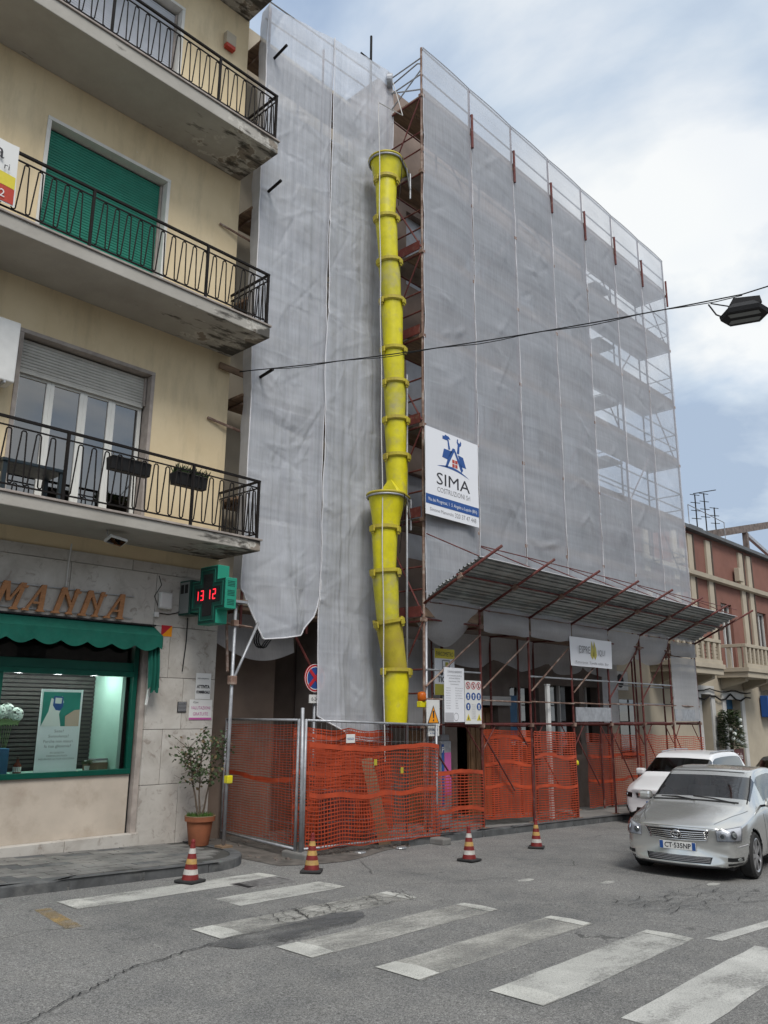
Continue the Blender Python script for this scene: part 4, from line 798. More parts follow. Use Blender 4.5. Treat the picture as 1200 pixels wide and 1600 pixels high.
# ================================================================== netting
def hemline(m, pts, r=.012): m.tube(pts, r, 5)
def interp(a, P):
    for (x0, y0), (x1, y1) in zip(P, P[1:]):
        if a <= x1: return y0+(y1-y0)*(a-x0)/(x1-x0)
    return P[-1][1]
def creases(n, w_, z0, z1, seed, wid, horiz=.5):
    rr = random.Random(seed); out = []
    for _ in range(n):
        a = rr.gauss(0, .35) if rr.random() < horiz else rr.choice((-1, 1))*rr.uniform(.5, 1.3); out.append((rr.uniform(0, w_), rr.uniform(z0, z1), math.cos(a), math.sin(a), rr.uniform(.2, .8), rr.uniform(.6, 1.4)*wid, rr.choice((-1, 1, 1))*rr.uniform(.4, 1.0)))
    return out
def crease_sum(C, s, z, amp):
    d = 0
    for cx_, cz_, ca, sa, ln, wd, am in C:
        dz_ = z-cz_
        if abs(dz_) > ln*1.6: continue
        dx_ = s-cx_; u = dx_*ca+dz_*sa; v = -dx_*sa+dz_*ca
        if abs(u) < ln*1.5 and abs(v) < wd*3: d += am*math.exp(-(u/ln)**2*1.6-(v/wd)**2)
    return d*amp
def net_street(i, label):
    x0, x1 = SX[i]+.012, SX[i+1]-.012; zt, zb = 17.34, 4.38; T = thing('debris_net', ((x0+x1)/2, Y0-.05, zb), label, 'netting', 'net sheets on the street front')
    sd_ = i*7.3
    CR = creases(20, 1.8, 4.4, 15.8, i+50, .05, .15)
    def wob(side, z): return .022*nz(side*3.1, z*1.1, 2.2)+.012*math.sin(z*math.pi)
    def f(a, b):
        z = zb+(zt-zb)*b; e = math.sin(a*math.pi)
        x = x0+(x1-x0)*a+wob(i+sd_, z)*(1-a)*1.0*(0 if b > .9 else 1)+wob(i+1+sd_, z)*a*(0 if b > .9 else 1)
        lv = abs(((z-2.07) % 2.0)/2.0-.5)*2     # 1 at decks
        y = Y0-.045-.12*e*(.4+.6*(1-lv))-.03*nz(x*1.4, z*.8, sd_)*e-.012*nz(x*5, z*2.6, 3)*e-.015*nz(x*2.2+z*1.8, z*.3, sd_+4)
        y -= crease_sum(CR, (x1-x0)*a, z, .045)*e+.012*nz(x*14, z*.15, sd_)
        if b > .9: y = Y0-.035-.02*e
        return (x, y, z)
    part('sheet', K['net_street'], T, lambda m: m.grid(f, 26, 210), smooth=True)
    part('hem', K['net_hem'], T, lambda m: m.grid(lambda a, b: (f(0, b*.9)[0]+.014*(a-.5)*(1+1.2*abs(nz(b*40, i, 2)))-.006, f(0, b*.9)[1]-.012-.01*nz(b*50, 1, i), f(0, b*.9)[2]), 2, 160), smooth=True)
    part('hem', K['net_hem'], T, lambda m: m.tube([(f(1, b/90*.9)[0], f(1, b/90*.9)[1]-.006, f(1, b/90*.9)[2]) for b in range(91)], .005, 4))
    part('top_edge', K['net_hem'], T, lambda m: m.tube([f(a/12, 1) for a in range(13)], .012, 5))
ordn = ['nearest the yellow chute, behind the company banner', 'second from the yellow chute', 'third from the yellow chute', 'fourth from the chute, in the middle', 'third from the right end', 'second from the right end', 'at the far right end with sky behind']
for i in range(7): net_street(i, 'grey net strip on the street front, '+ordn[i])
# side sheets hanging in front of the setback
A0, A1 = Vector((8.55, 11.62, 0)), Vector((12.08, 11.38, 0))
def net_side(t0, t1, zb_fn, zt_fn, label, sd_, belly):
    CR = creases(150, 3.54*(t1-t0), 2.0, 17.0, int(sd_*10), .035)+[(0.0, zc+random.uniform(-.1, .1), math.cos(a), math.sin(a), .55, .03, .8) for zc in (4.3, 6.1, 8.2, 10.2, 12.3, 14.2) for a in (-.5, -.15, .2, .55)]
    T = thing('debris_net', (A0+(A1-A0)*(t0+t1)/2)+Vector((0, 0, 3)), label, 'netting', 'net sheets beside the chute')
    dirv = (A1-A0).normalized(); nrm = Vector((dirv.y, -dirv.x, 0))
    def f(a, b):
        zb, zt = zb_fn(a), zt_fn(a); z = zb+(zt-zb)*b; t = t0+(t1-t0)*a
        lowf = max(0, 1-(z-zb)/2.2); p = A0+(A1-A0)*t; e = math.sin(a*math.pi)
        edge = .05*nz(z*.6, sd_, 1)*(1 if a < .02 else 0)
        d = .06*nz(t*5, z*.35, sd_)+.05*nz(t*7+z*1.3, z*1.1-t*4, sd_+2)*e+.012*nz(t*11-z*1.9, z*1.6, sd_+9)+belly*lowf*e*(.5+.5*math.sin(t*21+z*.6))
        d += .10*lowf*math.sin(a*14+z*1.6)*belly*2
        d += crease_sum(CR, 3.54*(t-t0), z, .015)+.022*nz(t*24, z*.13, sd_)+.014*nz(t*52, z*.22, sd_+3)
        return p+nrm*(d+.10+(.035 if t0 > .1 else 0))+dirv*edge+Vector((0, 0, z))
    part('sheet', K['net_side'], T, lambda m: m.grid(f, 70, 320), smooth=True)
    part('hem', K['net_hem'], T, lambda m: m.tube([f(0, b/120)+nrm*.01 for b in range(121)], .011, 5)); part('hem', K['net_hem'], T, lambda m: m.tube([f(1, b/120)+nrm*.01 for b in range(121)], .011, 5)); part('hem', K['net_hem'], T, lambda m: m.tube([f(a/40, 0) for a in range(41)], .014, 5))
    if t0 < .1: part('folded_edge', K['net_low'], T, lambda m: m.grid(lambda a, b: f(0, b)+Vector((.04*a-.02*nz(b*16, 3, 1)*a, .30*a+.05*a*nz(b*22, 1, 5), 0)), 4, 120), smooth=True)
net_side(0, .494, lambda a: interp(a, [(0, 4.35), (.08, 4.1), (.28, 3.5), (.5, 3.54), (.75, 3.62), (.93, 4.0), (1, 4.5)]), lambda a: 16.82+.24*a, 'grey net sheet beside the yellow building, left of the seam', 1.0, .16)
net_side(.488, 1.0, lambda a: interp(a, [(0, 2.2), (.5, 1.75), (1, 1.68)]), lambda a: 17.04+.2*a, 'grey net sheet hanging low behind the yellow chute', 5.0, .10)
# drapes under the canopy
def drape(x0, x1, z0, dz, sag, label, yb=0):
    T = MB().grid(lambda a, b: (x0+(x1-x0)*a, Y0-.06-.12*math.sin(b*math.pi)*math.sin(a*math.pi)+yb*b, z0-dz*b-sag*b*math.sin(a*math.pi)+.03*nz(a*4, b*3, x0)), 20, 10)
    T.build('net_drape', K['net_low'], smooth=True, label=label, cat='netting', group='net drapes under the canopy')
drape(12.1, 13.72, 4.36, .38, .42, 'sagging grey net drape under the canopy above the parking sign', .3)
drape(13.9, 15.6, 4.36, .42, .03, 'grey net drape under the canopy above the doorway'); drape(15.68, 17.42, 4.36, .40, .04, 'grey net drape left of the cafe banner under canopy'); drape(17.46, 19.2, 4.36, .30, .03, 'grey net drape just above the cafe banner')
drape(19.3, 21.0, 4.36, .68, .16, 'baggy grey net drape right of the cafe banner', .25); drape(21.06, 22.8, 4.36, .62, .14, 'baggy grey net drape second from canopy right end', .2); drape(22.9, 24.6, 4.34, .40, .03, 'grey net drape at the right end under canopy')
MB().grid(lambda a, b: (22.9+1.7*a, Y0-.03-.03*math.sin(a*9)*b, 3.9-1.75*b), 14, 14).build('hanging_net', K['net_low'], smooth=True, label='pale net curtain hanging in the last scaffold bay', cat='netting')
MB().grid(lambda a, b: (20.75+.9*a, Y1-.05+.03*math.sin(a*9)*b, 3.9-1.9*b), 8, 14).build('hanging_net', K['net_low'], smooth=True, label='pale net curtain behind the posts right of the cafe', cat='netting')
MB().grid(lambda a, b: (13.9+7*a, Y1-.02+.1*math.sin(a*30)*b, 4.0-.5*b-.25*abs(math.sin(a*11))*b), 50, 6).build('hanging_net', K['net_low'], smooth=True, label='long rumpled net hanging behind the posts over the doorway', cat='netting')
MB().grid(lambda a, b: (12.2+1.5*a, Y1-.1+.03*math.sin(a*9)*b, 3.75-1.7*b), 10, 10).build('hanging_net', K['net_low'], smooth=True, label='grey net curtain behind the parking meter sign', cat='netting')
MB().grid(lambda a, b: (8.5+1.9*a, 12.3-.1*b, 4.1-.62*b-.3*math.sin(a*2.8)*b), 14, 8).build('hanging_net', K['net_low'], smooth=True, label='dark sagging net in the passage above the brown wall', cat='netting')

# ================================================================== canopy
CP = thing('scaffold_canopy', (18.3, 9.6, 4.3), 'sloping corrugated metal canopy on red struts above the pavement', 'canopy')
cA, cB = Vector((0, 10.24, 4.43)), Vector((0, 8.95, 5.075)); cd = (cB-cA); cl = cd.length; cd.normalize(); cn = Vector((0, cd.z, -cd.y)); cn = -cn if cn.z < 0 else cn
rows = 5; wrow = cl/rows+.02
for r_ in range(rows):
    st = cl*r_/rows; xs_ = [12.08, 15.3, 18.4, 21.5, 24.66]
    for xa, xb in zip(xs_, xs_[1:]):
        prof = []; n = 3
        for k in range(n):
            u0 = wrow*k/n; h_ = .032
            prof += [(u0, 0), (u0+wrow/n*.5, 0), (u0+wrow/n*.58, h_), (u0+wrow/n*.92, h_)]
        prof.append((wrow, 0)); m = MB(); off = .03*(r_ % 2)+.004+.0035*((xs_.index(xa)) % 2)
        A = [Vector((xa-.02, 0, 0))+cA+cd*(st+u)+cn*(h_+off) for u, h_ in prof]; B = [p+Vector((xb-xa+.03, 0, 0)) for p in A]; q = len(A)
        m.add(A+B, [(k, k+1, q+k+1, q+k) for k in range(q-1)]); m.build('canopy_sheet', K['corrugated'], CP)
for x in SX:
    part('strut', K['red_steel'], CP, lambda m: m.cyl(Vector((x, 10.32, 4.36))-cn*.03, Vector((x+.08, 10.32, 4.36))+cd*2.05-cn*.03, .028, 8), smooth=True)
    part('tie_rod', K['red_steel'], CP, lambda m: m.cyl((x, 10.22, 5.72), Vector((x+.06, 10.3, 4.4))+cd*1.5+cn*.05, .012, 5))
    part('clamp', K['rust_steel'], CP, lambda m: m.obox(Vector((x+.04, 10.32, 4.36))+cd*1.0-cn*.03, (.05, 0, 0), cd*.06, cn*.045))
for u in (.95,): part('purlin', K['red_steel'], CP, lambda m: m.cyl(Vector((12.0, 10.3, 4.4))+cd*u-cn*.02, Vector((24.75, 10.3, 4.4))+cd*u-cn*.02, .02, 6))
part('front_rail', K['red_steel'], CP, lambda m: m.cyl((12.1, 8.93, 5.3), (24.7, 8.93, 5.3), .012, 5)); part('front_rail', K['net_hem'], CP, lambda m: m.bar((12.08, 8.925, 5.10), (24.66, 8.925, 5.10), .02, .012))

# ================================================================== rubble chute
CH = thing('rubble_chute', (11.5, 10.7, 2.1), 'long yellow plastic rubble chute of stacked buckets down the scaffold corner', 'chute')
def seg(x0, z0, x1, z1, r0, r1, mt='yellow_plastic', y0=10.72, y1=10.72):
    a, b = Vector((x0, y0, z0)), Vector((x1, y1, z1)); d = (b-a).normalized(); u = d.cross(Vector((0, 1, 0))).normalized(); v = d.cross(u); n = 24; m = MB(); P = []
    st = [(0, r0), (.25, r0+(r1-r0)*.25), (.5, r0+(r1-r0)*.5), (.75, r0+(r1-r0)*.75), (1.04, r1)]
    for t, r in st:
        for k in range(n):
            th = 2*math.pi*k/n; rr = r*(1+.012*(k % 3 == 0)); P.append(a+(b-a)*t+(u*math.cos(th)+v*math.sin(th))*rr)
    m.add(P, [(s*n+k, s*n+(k+1) % n, (s+1)*n+(k+1) % n, (s+1)*n+k) for s in range(len(st)-1) for k in range(n)])
    sg = m.build('bucket', K[mt], CH, smooth=True)
    m = MB(); P = []
    for t, r in ((-.02, r0+.012), (-.02, r0+.045), (.045/(b-a).length, r0+.045), (.075/(b-a).length, r0+.012)):
        for k in range(n):
            th = 2*math.pi*k/n; P.append(a+(b-a)*t+(u*math.cos(th)+v*math.sin(th))*r)
    m.add(P, [(s*n+k, s*n+(k+1) % n, (s+1)*n+(k+1) % n, (s+1)*n+k) for s in range(3) for k in range(n)]); m.build('collar', K['yellow_dirty'], sg)
    for th in (R(70), R(190), R(310)):
        m = MB(); dirr = u*math.cos(th)+v*math.sin(th); tt = d.cross(dirr); m.obox(a+d*.06+dirr*(r0+.045), tt*.07, d*.055, dirr*.018); m.obox(a+d*.13+dirr*(r0+.035), tt*.04, d*.03, dirr*.014); m.build('lug', K['yellow_dirty'], sg, bevel=.005)
J = [(11.33, 13.62), (11.33, 12.67), (11.43, 11.67), (11.53, 10.78), (11.58, 9.68), (11.63, 8.95), (11.66, 8.14), (11.69, 7.36), (11.73, 6.52)]
for k in range(8): seg(J[k][0], J[k][1], J[k+1][0], J[k+1][1], .238, .198, ('yellow_plastic', 'yellow_plastic', 'yellow_worn')[k % 3])
J2 = [(11.36, 5.80), (11.37, 4.95), (11.47, 4.0), (11.70, 3.07), (11.70, 2.10)]
for k in range(4): seg(J2[k][0], J2[k][1], J2[k+1][0], J2[k+1][1], .258, .215, ('yellow_plastic', 'yellow_worn', 'yellow_dirty', 'yellow_plastic')[k])
def hopper(xc, zt, zb, ext):
    n = 28; yc = 10.72
    def top(k):
        th = 2*math.pi*k/n; c, s = math.cos(th), math.sin(th); r = .37
        x = r*c; y = r*s
        if c > 0: x = r*c*(1+ext*(1-abs(s))); y = r*s*(1-.25*c)
        return x, y
    def bot(k): th = 2*math.pi*k/n; return .26*math.cos(th), .26*math.sin(th)
    m = MB(); P = []
    for t in (0, .08, .35, .7, 1):
        for k in range(n):
            a, b = top(k), bot(k); q = t**.8; x = a[0]+(b[0]-a[0])*q; y = a[1]+(b[1]-a[1])*q; P.append((xc+x, yc+y, zt+(zb-zt)*t+.10*max(0, a[0])*(1-t)))
    m.add(P, [(s*n+k, (s)*n+(k+1) % n, (s+1)*n+(k+1) % n, (s+1)*n+k) for s in range(4) for k in range(n)])
    h_ = m.build('hopper', K['yellow_plastic'], CH, smooth=True)
    rim = lambda r: [(xc+top(k)[0]*r, yc+top(k)[1]*r, zt+.10*max(0, top(k)[0])) for k in range(n)]
    part('rim', K['galv'], h_, lambda m: m.tube([(x, y, z-.05) for x, y, z in rim(1.03)], .022, 6, True), smooth=True); part('rim', K['yellow_dirty'], h_, lambda m: m.tube(rim(1.02), .03, 6, True), smooth=True)
    ax = xc+.37*(1+ext)
    part('flap', K['yellow_plastic'], h_, lambda m: m.add([(xc+.02, yc-.36, zt+.02), (ax, yc+.02, zt+.10), (xc+.12, yc+.02, zt+.40), (xc+.05, yc+.36, zt+.02), (xc-.02, yc-.34, zt+.0)], [(0, 1, 2), (1, 3, 2), (0, 2, 4), (3, 4, 2)]))
    part('support_leg', K['galv'], h_, lambda m: [m.cyl((ax-.06, yc-.1, zt+.02), (ax-.06, yc-.1, zt-.62), .022, 6), m.cyl((ax-.3, yc-.2, zt), (ax-.06, yc-.1, zt-.42), .018, 6)])
    part('chain', K['iron'], h_, lambda m: m.tube([(xc+.1, yc-.40, zt-.02), (xc+.09, yc-.36, zt-.6), (xc+.06, yc-.31, zt-1.2)], .009, 5))
hopper(11.33, 14.08, 13.60, 1.0); hopper(11.40, 6.46, 5.80, .85)
m = MB(); m.tube([(11.95-1.05*(k/40)+.0, 11.1-.5*min(1, k/4), 16.8-15.6*k/40) if k < 4 else (10.86+.36*(k/40)+.012*math.sin(k), 10.55, 16.8-15.4*k/40) for k in range(41)], .011, 5)
m.build('hoist_rope', K['rope_white'], label='pale rope hanging straight down in front of the grey net by the chute', cat='rope')
# ================================================================== fences, orange barrier nets
def lattice(m, path, z0, z1, cw, ch, sw, sd_, wav=.03, holes=None, bottom_follow=True):
    # real strands: horizontal ribbons and vertical ribbons of plastic mesh
    P = [Vector((x, y, 0)) for x, y in path]; Ls = [0]
    for a, b in zip(P, P[1:]): Ls.append(Ls[-1]+(b-a).length)
    T = Ls[-1]; nu = max(2, int(T/cw)); nv = max(2, int((z1-z0)/ch))
    def pt(u, v):
        s = u*T; k = 0
        while k < len(P)-2 and s > Ls[k+1]: k += 1
        q = P[k]+(P[k+1]-P[k])*((s-Ls[k])/(Ls[k+1]-Ls[k])); d = (P[k+1]-P[k]).normalized(); nrm = Vector((d.y, -d.x, 0))
        base = g(q.x); z = base+z0+(z1-z0)*v
        off = wav*nz(s*1.7, z*1.3, sd_)+wav*.6*nz(s*4.3, z*3.0, sd_+3); dz = wav*.8*nz(s*2.0, z*1.1, sd_+7)
        return q+nrm*off+Vector((0, 0, z+dz)), d
    for j in range(nv+1):
        row = [pt(i/nu, j/nv)[0] for i in range(nu+1)]; h_ = Vector((0, 0, sw/2))
        m.add([p-h_ for p in row]+[p+h_ for p in row], [(i, i+1, nu+2+i, nu+1+i) for i in range(nu)])
    for i in range(nu+1):
        col = []; 
        for j in range(nv+1):
            p, d = pt(i/nu, j/nv); col.append((p, d))
        m.add([p-d*sw*.42-Vector((d.y, -d.x, 0))*.001 for p, d in col]+[p+d*sw*.42-Vector((d.y, -d.x, 0))*.001 for p, d in col], [(j, nv+1+j, nv+2+j, j+1) for j in range(nv)])
    return pt
def barrier(name, path, z0, z1, label, cw=.065, ch=.05, sw=.020, sd_=0, wav=.03, bands=(.97, .55), bw=.07):
    T = thing('barrier_net', (path[0][0], path[0][1], g(path[0][0])), label, 'barrier net', 'orange barrier nets'); m = MB(); pt = lattice(m, path, z0, z1, cw, ch, sw, sd_, wav); m.build('mesh', K['orange_net'], T)
    for v in bands:
        m = MB(); row = [pt(i/40, v+.02*math.sin(i*.16+sd_))[0] for i in range(41)]; h_ = Vector((0, 0, bw/2)); n_ = Vector((0, -.006, 0))
        m.add([p-h_+n_ for p in row]+[p+h_*(1+.3*nz(k*.3, sd_, 1))+n_ for k, p in enumerate(row)], [(i, i+1, 42+i, 41+i) for i in range(40)]); m.build('band', K['orange_band'], T)
    return T
FA, FB, FC = (9.15, 12.55), (8.79, 10.1), (12.1, 10.06)
def fence(a, b, label, seed):
    T = thing('site_fence', ((a[0]+b[0])/2, (a[1]+b[1])/2, g(a[0])), label, 'fence', 'galvanised site fence panels')
    za = lambda p: g(p[0])
    for p in (a, b): part('upright', K['galv'], T, lambda m: m.cyl((p[0], p[1], za(p)+.02), (p[0], p[1], za(p)+2.08), .024, 8), smooth=True)
    for h_ in (.14, 2.06): part('rail', K['galv'], T, lambda m: m.cyl((a[0], a[1], za(a)+h_), (b[0], b[1], za(b)+h_), .02, 8), smooth=True)
    m = MB(); n = int(math.hypot(b[0]-a[0], b[1]-a[1])/.11)
    for i in range(1, n):
        t = i/n; x = a[0]+(b[0]-a[0])*t; y = a[1]+(b[1]-a[1])*t; m.cyl((x, y, g(x)+.15), (x, y, g(x)+2.05), .0022, 4, caps=False)
    for h_ in (.5, 1.0, 1.75): m.cyl((a[0], a[1], za(a)+h_), (b[0], b[1], za(b)+h_), .003, 4)
    m.build('wire_mesh', K['wire'], T)
    return T
fence(FA, (8.79, 10.14), 'galvanised site fence panel on the left running back to the brown wall', 1); FP2 = fence((8.87, 10.06), FC, 'galvanised site fence panel along the road before the chute', 2)
for x, y in ((8.84, 10.1), (12.0, 10.02)): part('foot', K['sidewalk_conc'], FP2, lambda m: m.box(x-.12, x+.12, y-.28, y+.28, g(x)-.01, g(x)+.11), bevel=.025)
part_ = MB().cyl((8.80, 10.02, g(8.8)), (8.72, 9.98, g(8.8)+2.25), .028, 8); part_.build('leaning_tube', K['galv'], smooth=True, label='grey steel tube leaning at the fence corner', cat='tube')
barrier('n', [(9.13, 12.5), (8.80, 10.17)], .2, 1.98, 'orange mesh on the left fence panel in front of the brown wall', sd_=1, wav=.02, cw=.045, ch=.04, sw=.011, bands=(.52,))
barrier('n', [(8.92, 10.03), (12.12, 10.02)], .13, 1.68, 'orange mesh on the fence panel in front of the yellow chute', sd_=2, wav=.05, cw=.062, ch=.056, sw=.017, bands=(.985, .50), bw=.075)
barrier('n', [(9.6, 11.2), (10.6, 11.0), (12.0, 11.1)], .1, 1.92, 'second orange mesh sagging inside the fenced site below the net', sd_=3, wav=.10, cw=.05, ch=.045, bands=(.95, .6, .3))
barrier('n', [(10.2, 11.5), (12.0, 11.6)], .1, 1.9, 'orange mesh at the back of the fenced site below the net', sd_=13, wav=.12, cw=.045, ch=.04, sw=.024, bands=(.9, .7, .4))
barrier('n', [(12.18, 10.22), (13.78, 10.24)], .12, 1.22, 'orange mesh between the fence end and the dark doorway', sd_=4, wav=.03, cw=.12, ch=.055, bands=(.98, .35))
barrier('n', [(14.25, 10.55), (15.62, 10.32)], .25, 2.0, 'dense orange mesh right of the dark doorway', sd_=5, wav=.03, cw=.12, ch=.042, sw=.028, bands=(.92, .62, .36))
barrier('n', [(15.66, 10.25), (17.40, 10.25)], .12, 2.0, 'orange mesh with a white pole behind, right of the dense one', sd_=6, wav=.025, cw=.12, ch=.05, sw=.024, bands=(.72, .38))
barrier('n', [(17.5, 10.30), (18.35, 11.0)], .15, 2.0, 'orange mesh folded back beside the yellow knot', sd_=7, wav=.06, cw=.09, ch=.04, sw=.028, bands=(.85, .5))
barrier('n', [(19.18, 10.2), (19.32, 10.26)], .1, 2.15, 'narrow strip of orange mesh wrapped round a scaffold post', sd_=8, wav=.03, cw=.03, ch=.04, sw=.028, bands=(.9, .5, .2))
barrier('n', [(19.4, 11.1), (20.6, 11.2), (22.7, 11.2)], .2, 2.0, 'orange mesh behind the posts left of the white car', sd_=9, wav=.05, cw=.10, ch=.05, bands=(.7, .35))
barrier('n', [(21.06, 10.26), (22.8, 10.26)], .2, 2.0, 'loose orange mesh above the white car bonnet', sd_=10, wav=.06, cw=.11, ch=.06, sw=.018, bands=(.5,))
barrier('n', [(22.88, 10.26), (24.7, 10.26)], .5, 2.0, 'orange mesh in the last scaffold bay above the white car', sd_=11, wav=.05, cw=.12, ch=.06, bands=(.62, .3), bw=.12)
wp = thing('white_pole', (16.55, 10.4, g(16.5)), 'white striped pole standing behind the orange mesh', 'pole'); part('pole', K['white_plastic'], wp, lambda m: m.box(16.5, 16.62, 10.40, 10.46, g(16.5)+KH, 2.9)); part('pole_top', K['paper'], wp, lambda m: m.box(16.49, 16.63, 10.39, 10.47, 2.902, 2.93))
MB().obox((11.0, 10.55, g(11)+.72), (.15, .0, .01), (.01, .012, .0), (-.06, .18, .72)).build('leaning_board', K['cardboard'], label='brown board leaning inside the orange fence panel', cat='board')
MB().obox((10.2, 10.7, g(10)+.45), (.35, .05, 0), (0, .15, .0), (0, .02, .45)).build('site_crate', K['red_steel'], bevel=.01, label='dark red box standing behind the orange fence mesh', cat='box')
for x, y, l in ((10.0, 9.93, 'small ring of wire on the ground below the fence, left one'), (10.95, 9.9, 'small ring of cable on the ground below the fence, right one')):
    MB().tube([(x+.10*math.cos(t), y+.07*math.sin(t), g(x)+.02) for t in [k*.5236 for k in range(12)]], .012, 5, True).build('wire_ring', K['grey_metal'], label=l, cat='wire ring')
sl = MB().box(9.75, 9.95, 10.04, 10.045, g(9.8)+1.72, g(9.8)+1.86); sg_ = sl.build('fence_label', K['paper'], label='small white and blue label tied to the site fence wires', cat='label'); part('print', K['blue_print'], sg_, lambda m: add_text(m, 'NOLEGGIO', .05, (9.85, 10.037, g(9.8)+1.77), (1, 0, 0), (0, 0, 1), width=.16))
for x, z, l in ((10.38, 1.42, 'yellow barrier tag on the orange mesh, left one'), (11.05, 1.28, 'yellow barrier tag on the orange mesh, right one')):
    MB().box(x-.035, x+.035, 9.965, 9.975, g(x)+z-.06, g(x)+z+.04).build('net_tag', K['gold'], bevel=.004, label=l, cat='tag')
# free-standing tube with its brace by the corner
tp = thing('scaffold_tube', (8.08, 11.0, g(8)), 'grey upright scaffold tube beside the pharmacy corner with slanting brace', 'tube')
part('upright', K['galv'], tp, lambda m: m.cyl((8.08, 11.0, g(8)+KH), (8.08, 11.0, 4.0), .028, 8), smooth=True); part('brace', K['galv'], tp, lambda m: m.cyl((8.08, 10.97, 2.75), (8.72, 11.2, 3.75), .024, 8), smooth=True); part('clamp', K['rust_steel'], tp, lambda m: m.box(8.02, 8.14, 10.94, 11.05, 2.68, 2.82), bevel=.01); part('clamp', K['rust_steel'], tp, lambda m: m.box(8.03, 8.13, 10.95, 11.05, 3.62, 3.72), bevel=.01)
part('yellow_clamp', K['yellow_plastic'], tp, lambda m: m.box(8.05, 8.15, 10.94, 11.04, 1.16, 1.28), bevel=.012); part('foot', K['cardboard'], tp, lambda m: m.box(7.98, 8.18, 10.9, 11.1, g(8)+KH-.002, g(8)+KH+.03)); part('head_jack', K['galv'], tp, lambda m: m.box(7.95, 8.25, 10.9, 11.1, 4.0, 4.04)); part('crossbar', K['rust_steel'], tp, lambda m: [m.cyl((7.9, 11.05, 3.66), (8.9, 11.6, 3.7), .024, 6), m.cyl((8.2, 11.3, 2.9), (8.55, 11.9, 3.95), .024, 6)])
part('deck_board', K['plank'], tp, lambda m: m.box(7.95, 8.42, 11.12, 11.9, 4.045, 4.09))
# ------------------------------------------------ traffic cones
def cone(x, y, rz, lab, cols, s=1.0, tilt=0):
    z = g(x); T = thing('traffic_cone', (0, 0, 0), lab, 'traffic cone', 'traffic cones along the fence'); WLn = T.name
    part('base', K['rubber'], T, lambda m: m.prism([(-.145, -.145), (.145, -.145), (.145, .145), (-.145, .145)], (0, 0, .005), (1, 0, 0), (0, 1, 0), (0, 0, .035)), bevel=.012, recalc=True)
    r0, r1, h_ = .108, .026, .47; n = len(cols); zs = [.04+(h_-.04)*k/n for k in range(n+1)]
    for k, c in enumerate(cols):
        ra = r0+(r1-r0)*k/n; rb = r0+(r1-r0)*(k+1)/n; part('stripe', K[c], T, lambda m: m.lathe([(ra, zs[k]), (rb, zs[k+1])], (0, 0, 0), 18, False), smooth=True)
    part('tip', K[cols[-1]], T, lambda m: m.lathe([(r1, h_), (.03, h_+.015), (.022, h_+.04), (.016, h_+.045)], (0, 0, 0), 14), smooth=True, angle=40)
    T.location = (x, y, z+.002); T.rotation_euler = (tilt, TILT[1], rz); T.scale = (s, s, s)
sc_ = lambda x: (2.25-g(x))/2.25
cone(6.85*.94, 10.04*.94, .3, 'red and white traffic cone nearest the left kerb', ['cone_red', 'cone_white', 'cone_red', 'cone_yellow', 'cone_red', 'cone_white', 'cone_red'], 1.0, .01)
cone(8.54*.958, 9.47*.958, .7, 'red and yellow banded traffic cone before the fence corner', ['cone_red', 'cone_yellow', 'cone_red', 'cone_yellow', 'cone_red', 'cone_yellow', 'cone_red'])
cone(10.99*.985, 8.48*.985, .1, 'red and white traffic cone on the road right of the fence', ['cone_red', 'cone_white', 'cone_red', 'cone_yellow', 'cone_red', 'cone_white', 'cone_red'], 1.0, -.02)
cone(13.02, 8.55, .5, 'smallest looking traffic cone, nearest the silver car', ['cone_red', 'cone_white', 'cone_red', 'cone_yellow', 'cone_red', 'cone_yellow', 'cone_red'], .95)
# ------------------------------------------------ potted shrub by the corner
PT = thing('potted_tree', (7.93, 11.45, g(7.93)+KH), 'small leafy tree in a terracotta pot by the pharmacy corner', 'potted tree'); bx_, by_, bz_ = 7.93, 11.45, g(7.93)+KH
part('pot', K['terracotta'], PT, lambda m: m.lathe([(.15, 0), (.155, .01), (.205, .36), (.235, .36), (.24, .43), (.215, .43), (.205, .37), (.1, .36)], (bx_, by_, bz_), 24), smooth=True, angle=35); part('pot_rim', K['cardboard'], PT, lambda m: m.tube([(bx_+.235*math.cos(t), by_+.235*math.sin(t), bz_+.435) for t in [k*.2618 for k in range(24)]], .008, 5, True)); part('soil', K['dirt'], PT, lambda m: m.cyl((bx_, by_, bz_+.38), (bx_, by_, bz_+.40), .205, 20))
def mossf(m):
    for _ in range(700):
        a = random.random()*6.283; r = .2*math.sqrt(random.random()); p = Vector((bx_+r*math.cos(a), by_+r*math.sin(a), bz_+.40)); h_ = random.uniform(.03, .10); d = Vector((random.uniform(-1, 1), random.uniform(-1, 1), 0))*.04; w_ = Vector((random.uniform(-1, 1), random.uniform(-1, 1), 0)).normalized()*.008
        m.poly([p-w_, p+w_, p+d+Vector((0, 0, h_))])
part('undergrowth', K['moss'], PT, mossf)
tips = []
